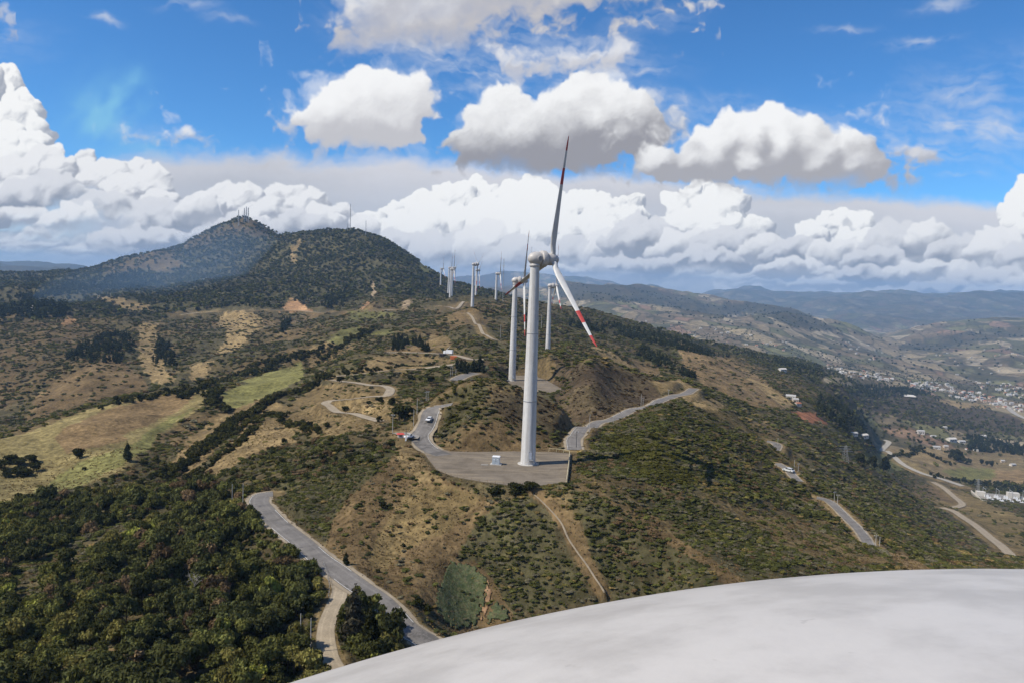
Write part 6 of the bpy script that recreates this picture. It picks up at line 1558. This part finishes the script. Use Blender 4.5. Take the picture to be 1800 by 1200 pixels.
# substation
p_ = hit(1772, 878, 700); e = empty('substation', (p_[0], p_[1], float(ground(p_[0], p_[1]))+.6), math.radians(-16)); tag(e, 'white electrical substation yard on the valley floor at the right edge', 'substation')
MB().box((0, 0, -1.5), (84, 62, 3.2)).build('yard', M_CONC, e)
MB().box((-34, 12, 3), (12, 9, 6)).build('control_building', M_WALLW, e); MB().box((12, 20, 3.5), (16, 9, 7)).build('control_building', M_WALLW, e)
for i in range(5):
    for j in range(3):
        t_ = MB(); t_.box((-28+i*13, -22+j*13, 1.6), (5.5, 3.4, 3.2)); t_.tube((-29.5+i*13, -22+j*13, 3.2), (-29.5+i*13, -22+j*13, 5.4), .35, n_=6); t_.tube((-26.5+i*13, -22+j*13, 3.2), (-26.5+i*13, -22+j*13, 5.4), .35, n_=6); t_.build('transformer', M_WHITE, e)
for i in range(4):
    g_ = MB(); g_.tube((-30+i*18, 2, 0), (-30+i*18, 2, 13), .4, .3, 6); g_.tube((-30+i*18, 16, 0), (-30+i*18, 16, 13), .4, .3, 6); g_.tube((-30+i*18, 2, 12), (-30+i*18, 16, 12), .35, n_=6); g_.build('gantry', M_STEEL, e)
MB().box((0, -31.2, 1.3), (84, .3, 2.6)).build('perimeter_wall', M_WALLW, e); MB().box((-42.2, 0, 1.3), (.3, 62, 2.6)).build('perimeter_wall', M_WALLW, e)

# ------------------------------------------------------------------ single trees one can pick out
PINE_CROWNS = [leaf_mesh('crown', pine_lobes(2.6, 500+i, 9), 760, .095, M_LEAF_O, 510+i, flat=1.0, droop=.6) for i in range(3)]
PINE_TRUNK = trunk_mesh('trunk', 2.3, .06, 520, 0)
def single(u, v, size_px, label, kind='bush', tint='dark', group=None, tall=1.0, rmin=60, name=None):
    p_ = hit(u, v, rmin); d_ = math.hypot(p_[0], p_[1]); z_ = float(ground(p_[0], p_[1])); wpx = size_px/F*d_
    T = np.array(TINTS[tint])*vr.uniform(.8, 1.2)
    if kind == 'pine': return tree(name or 'pine_tree', p_[0], p_[1], z_, wpx/2.6, T, label, 'tree', group, PINE_CROWNS[vr.integers(0, 3)], PINE_TRUNK, tall)
    e = tree(name or 'bush', p_[0], p_[1], z_, wpx/2, T, label, 'bush' if kind == 'bush' else 'tree', group, tall=tall)
    e.children[0].location.z = -(.34 if kind == 'bush' else .2)*wpx/2*tall      # leafy down to the ground
    return e
single(622, 1130, 118, 'tall feathery conifer between the dirt track and the road', 'pine', 'grey', tall=.95); single(650, 1150, 96, 'shorter conifer right behind the tall feathery one', 'pine', 'dark'); single(600, 1128, 70, 'small conifer touching the dirt track', 'pine', 'mid')
single(608, 992, 26, 'small dark conifer on the road verge below the dry slope', 'pine', 'dark'); single(674, 893, 17, 'round dark bush alone on the dry slope'); single(648, 962, 11, 'tiny bush low on the dry slope'); single(632, 888, 10, 'small bush high on the left of the dry slope')
single(735, 1062, 26, 'dark bush at the foot of the slope beside the road'); single(752, 1075, 26, 'bush between the road verge and the green netting'); single(708, 960, 10, 'small tuft bush in the golden grass'); single(664, 1005, 10, 'little bush above the road bend')
for u, v, s, l in ((875, 868, 34, 'left'), (905, 866, 42, 'middle'), (936, 862, 36, 'right')): single(u, v, s, l+' bush of the three at the front edge of the pad', 'bush', 'dark', tall=.8)
single(135, 806, 26, 'round dark tree alone in the left pasture', 'tree', 'dark', name='pasture_tree'); single(224, 810, 34, 'spiky dark conifer at the edge of the left pasture', 'pine', 'pine', tall=1.0); single(148, 826, 9, 'tiny bush in the green part of the left pasture'); single(32, 872, 11, 'tiny bush near the lower border of the left pasture')
for k_, (u, v) in enumerate(((8, 822), (22, 812), (38, 818), (52, 814), (30, 834), (48, 836), (60, 828), (12, 836))): single(u, v, 26, 'dark bush in the close clump at the left edge of the pasture', 'bush', 'dark', 'clump of bushes in the left pasture', tall=.8)
for k_, (u, v) in enumerate(((690, 616), (695, 613), (699, 617), (703, 611), (707, 615), (711, 608), (716, 606), (726, 606), (731, 608), (736, 610), (741, 612), (744, 616), (748, 618), (752, 617), (693, 606), (700, 603), (706, 602), (738, 602))): single(u, v, 19, 'dark pine in the grove around the bare mound by the upper road', 'pine', 'pine', 'pines around the bare mound', tall=vr.uniform(.8, 1.15))
for u, v, s, l in ((600, 672, 17, 'tree over the outer bend of the zigzag dirt road'), (612, 660, 15, 'tree above the outer bend of the zigzag dirt road'), (624, 668, 14, 'tree right of the outer bend of the zigzag dirt road'), (652, 660, 11, 'bush on the verge of the pale dirt road'), (684, 666, 10, 'lone bush in the field inside the zigzag'), (693, 662, 9, 'smaller lone bush in the field inside the zigzag'),
                   (668, 708, 18, 'thin tree below the inner bend of the zigzag'), (688, 712, 22, 'dark tree right of the zigzag inner bend'), (649, 712, 13, 'scrubby tree inside the lower loop of the zigzag'), (608, 722, 14, 'dark bush inside the lower loop of the zigzag'), (667, 742, 16, 'round dark bush at the end of the zigzag road'), (758, 672, 18, 'tall dark tree before the bend behind the mound'), (722, 668, 16, 'dark tree in the scrub below the pale road'),
                   (702, 742, 46, 'broad leafy tree left of the checkpoint'), (716, 735, 34, 'leafy tree behind the broad one at the checkpoint'), (500, 778, 12, 'dark bush at the tip of the brown fields'), (346, 806, 12, 'dark bush on the lower edge of the brown fields')): single(u, v, s, l, 'tree', 'dark', name='tree')
for u, v, s, l in ((1532, 824, 20, 'left eucalyptus of the pair above the valley road'), (1552, 830, 26, 'right eucalyptus of the pair above the valley road'), (1513, 822, 22, 'broad tree left of the eucalyptus pair'), (1496, 820, 8, 'small pointed tree beside the pylon'), (1672, 806, 16, 'left tree of the tall group in the fields'), (1680, 810, 20, 'middle tree of the tall group in the fields'), (1688, 812, 16, 'right tree of the tall group in the fields'), (1702, 814, 9, 'slim tree right of the tall group'), (1724, 816, 9, 'slim pointed tree in the brown fields'), (1742, 820, 9, 'slim tree near the right end of the fields'), (1735, 818, 8, 'smaller slim tree near the right end of the fields')): single(u, v, s, l, 'tree', 'dark', name='valley_tree', tall=1.5, rmin=600)
# a bare dead tree in the thicket
p_ = hit(340, 1046); e = empty('dead_tree', (p_[0], p_[1], float(ground(p_[0], p_[1]))+.6)); tag(e, 'bare pale dead tree rising from the thicket', 'tree')
b = MB(); b.tube((0, 0, -1), (.3, 0, 2.6), .14, .09, 6); b.build('trunk', M_DEADWOOD, e); b = MB(); dr = np.random.default_rng(3)
def limb(p0, d, L, r, k_):
    p1 = Vector(p0)+Vector(d)*L; b.tube(p0, p1, r, r*.55, 5, caps=False)
    if k_:
        for _ in range(3): limb(p1-Vector(d)*L*dr.uniform(0, .4), (Vector(d)+Vector(dr.normal(size=3))*.55).normalized(), L*dr.uniform(.5, .8), r*.55, k_-1)
for a in range(5): limb((.25, 0, 1.6+.2*a), Vector((math.cos(a*1.3)*.7, math.sin(a*1.3)*.7, .9)).normalized(), 1.7, .07, 2)
b.build('branches', M_DEADWOOD, e)
print('OBJ', len(scene.objects))
# ------------------------------------------------------------------ the air
hz_b = MB(); hz_b.box((0, 0, 0), (2, 2, 2)); haze = hz_b.build('haze', [])
zlo, zhi = float(ZG.min())-1.0, float(ZG.max())+48
haze.location = (0, 0, (zlo+zhi)/2); haze.scale = (21000, 21000, (zhi-zlo)/2); tag(haze, 'thin blue air over the valley', 'haze', kind='stuff')
hm = bpy.data.materials.new('haze_air'); hm.use_nodes = True; hm.node_tree.nodes.clear()
pv_ = hm.node_tree.nodes.new('ShaderNodeVolumePrincipled'); ho = hm.node_tree.nodes.new('ShaderNodeOutputMaterial'); hm.node_tree.links.new(pv_.outputs[0], ho.inputs['Volume'])
pv_.inputs['Color'].default_value = (.38, .64, 1.0, 1); pv_.inputs['Density'].default_value = 6.0e-5; pv_.inputs['Anisotropy'].default_value = 0.0
haze.data.materials.append(hm)

# blue smoke of a small fire drifting across the foot of the peak
sm = bpy.data.materials.new('smoke_veil'); sm.use_nodes = True; sm.node_tree.nodes.clear()
sv = sm.node_tree.nodes.new('ShaderNodeVolumePrincipled'); so_ = sm.node_tree.nodes.new('ShaderNodeOutputMaterial'); sm.node_tree.links.new(sv.outputs[0], so_.inputs['Volume'])
sv.inputs['Color'].default_value = (.42, .68, 1.0, 1); sv.inputs['Density'].default_value = 1.1e-3
path = np.array([at(*q) for q in ((60, 520, 2050), (120, 514, 2080), (180, 506, 2120), (240, 495, 2160), (300, 482, 2180), (360, 466, 2200), (410, 450, 2220), (455, 432, 2240), (492, 420, 2250))])
wid = [4, 120, 165, 185, 180, 165, 150, 110, 4]; hei = [2, 38, 58, 74, 76, 78, 78, 58, 2]
b = MB(); rs_ = []
cu_ = resample(np.column_stack([path[:, 0], path[:, 1], path[:, 2]]), 40); tt_ = np.linspace(0, len(wid)-1, len(cu_))
for i, q in enumerate(cu_):
    w_ = np.interp(tt_[i], range(len(wid)), wid)*(1+.12*math.sin(i*.9)); h_ = np.interp(tt_[i], range(len(hei)), hei)*(1+.15*math.sin(i*.7+1))
    rs_.append([(q[0], q[1]+w_*math.cos(t), q[2]+h_*math.sin(t)*(1+.18*math.sin(2*t+i*.5))) for t in np.linspace(0, 2*math.pi, 18, endpoint=False)])
b.rings(rs_); o = b.build('smoke', sm)
bm_ = bmesh.new(); bm_.from_mesh(o.data); bmesh.ops.recalc_face_normals(bm_, faces=bm_.faces)
if bm_.calc_volume(signed=True) < 0: bmesh.ops.reverse_faces(bm_, faces=bm_.faces)
bm_.to_mesh(o.data); bm_.free()
tag(o, 'thin blue smoke drifting across the pines below the peak', 'smoke', kind='stuff')
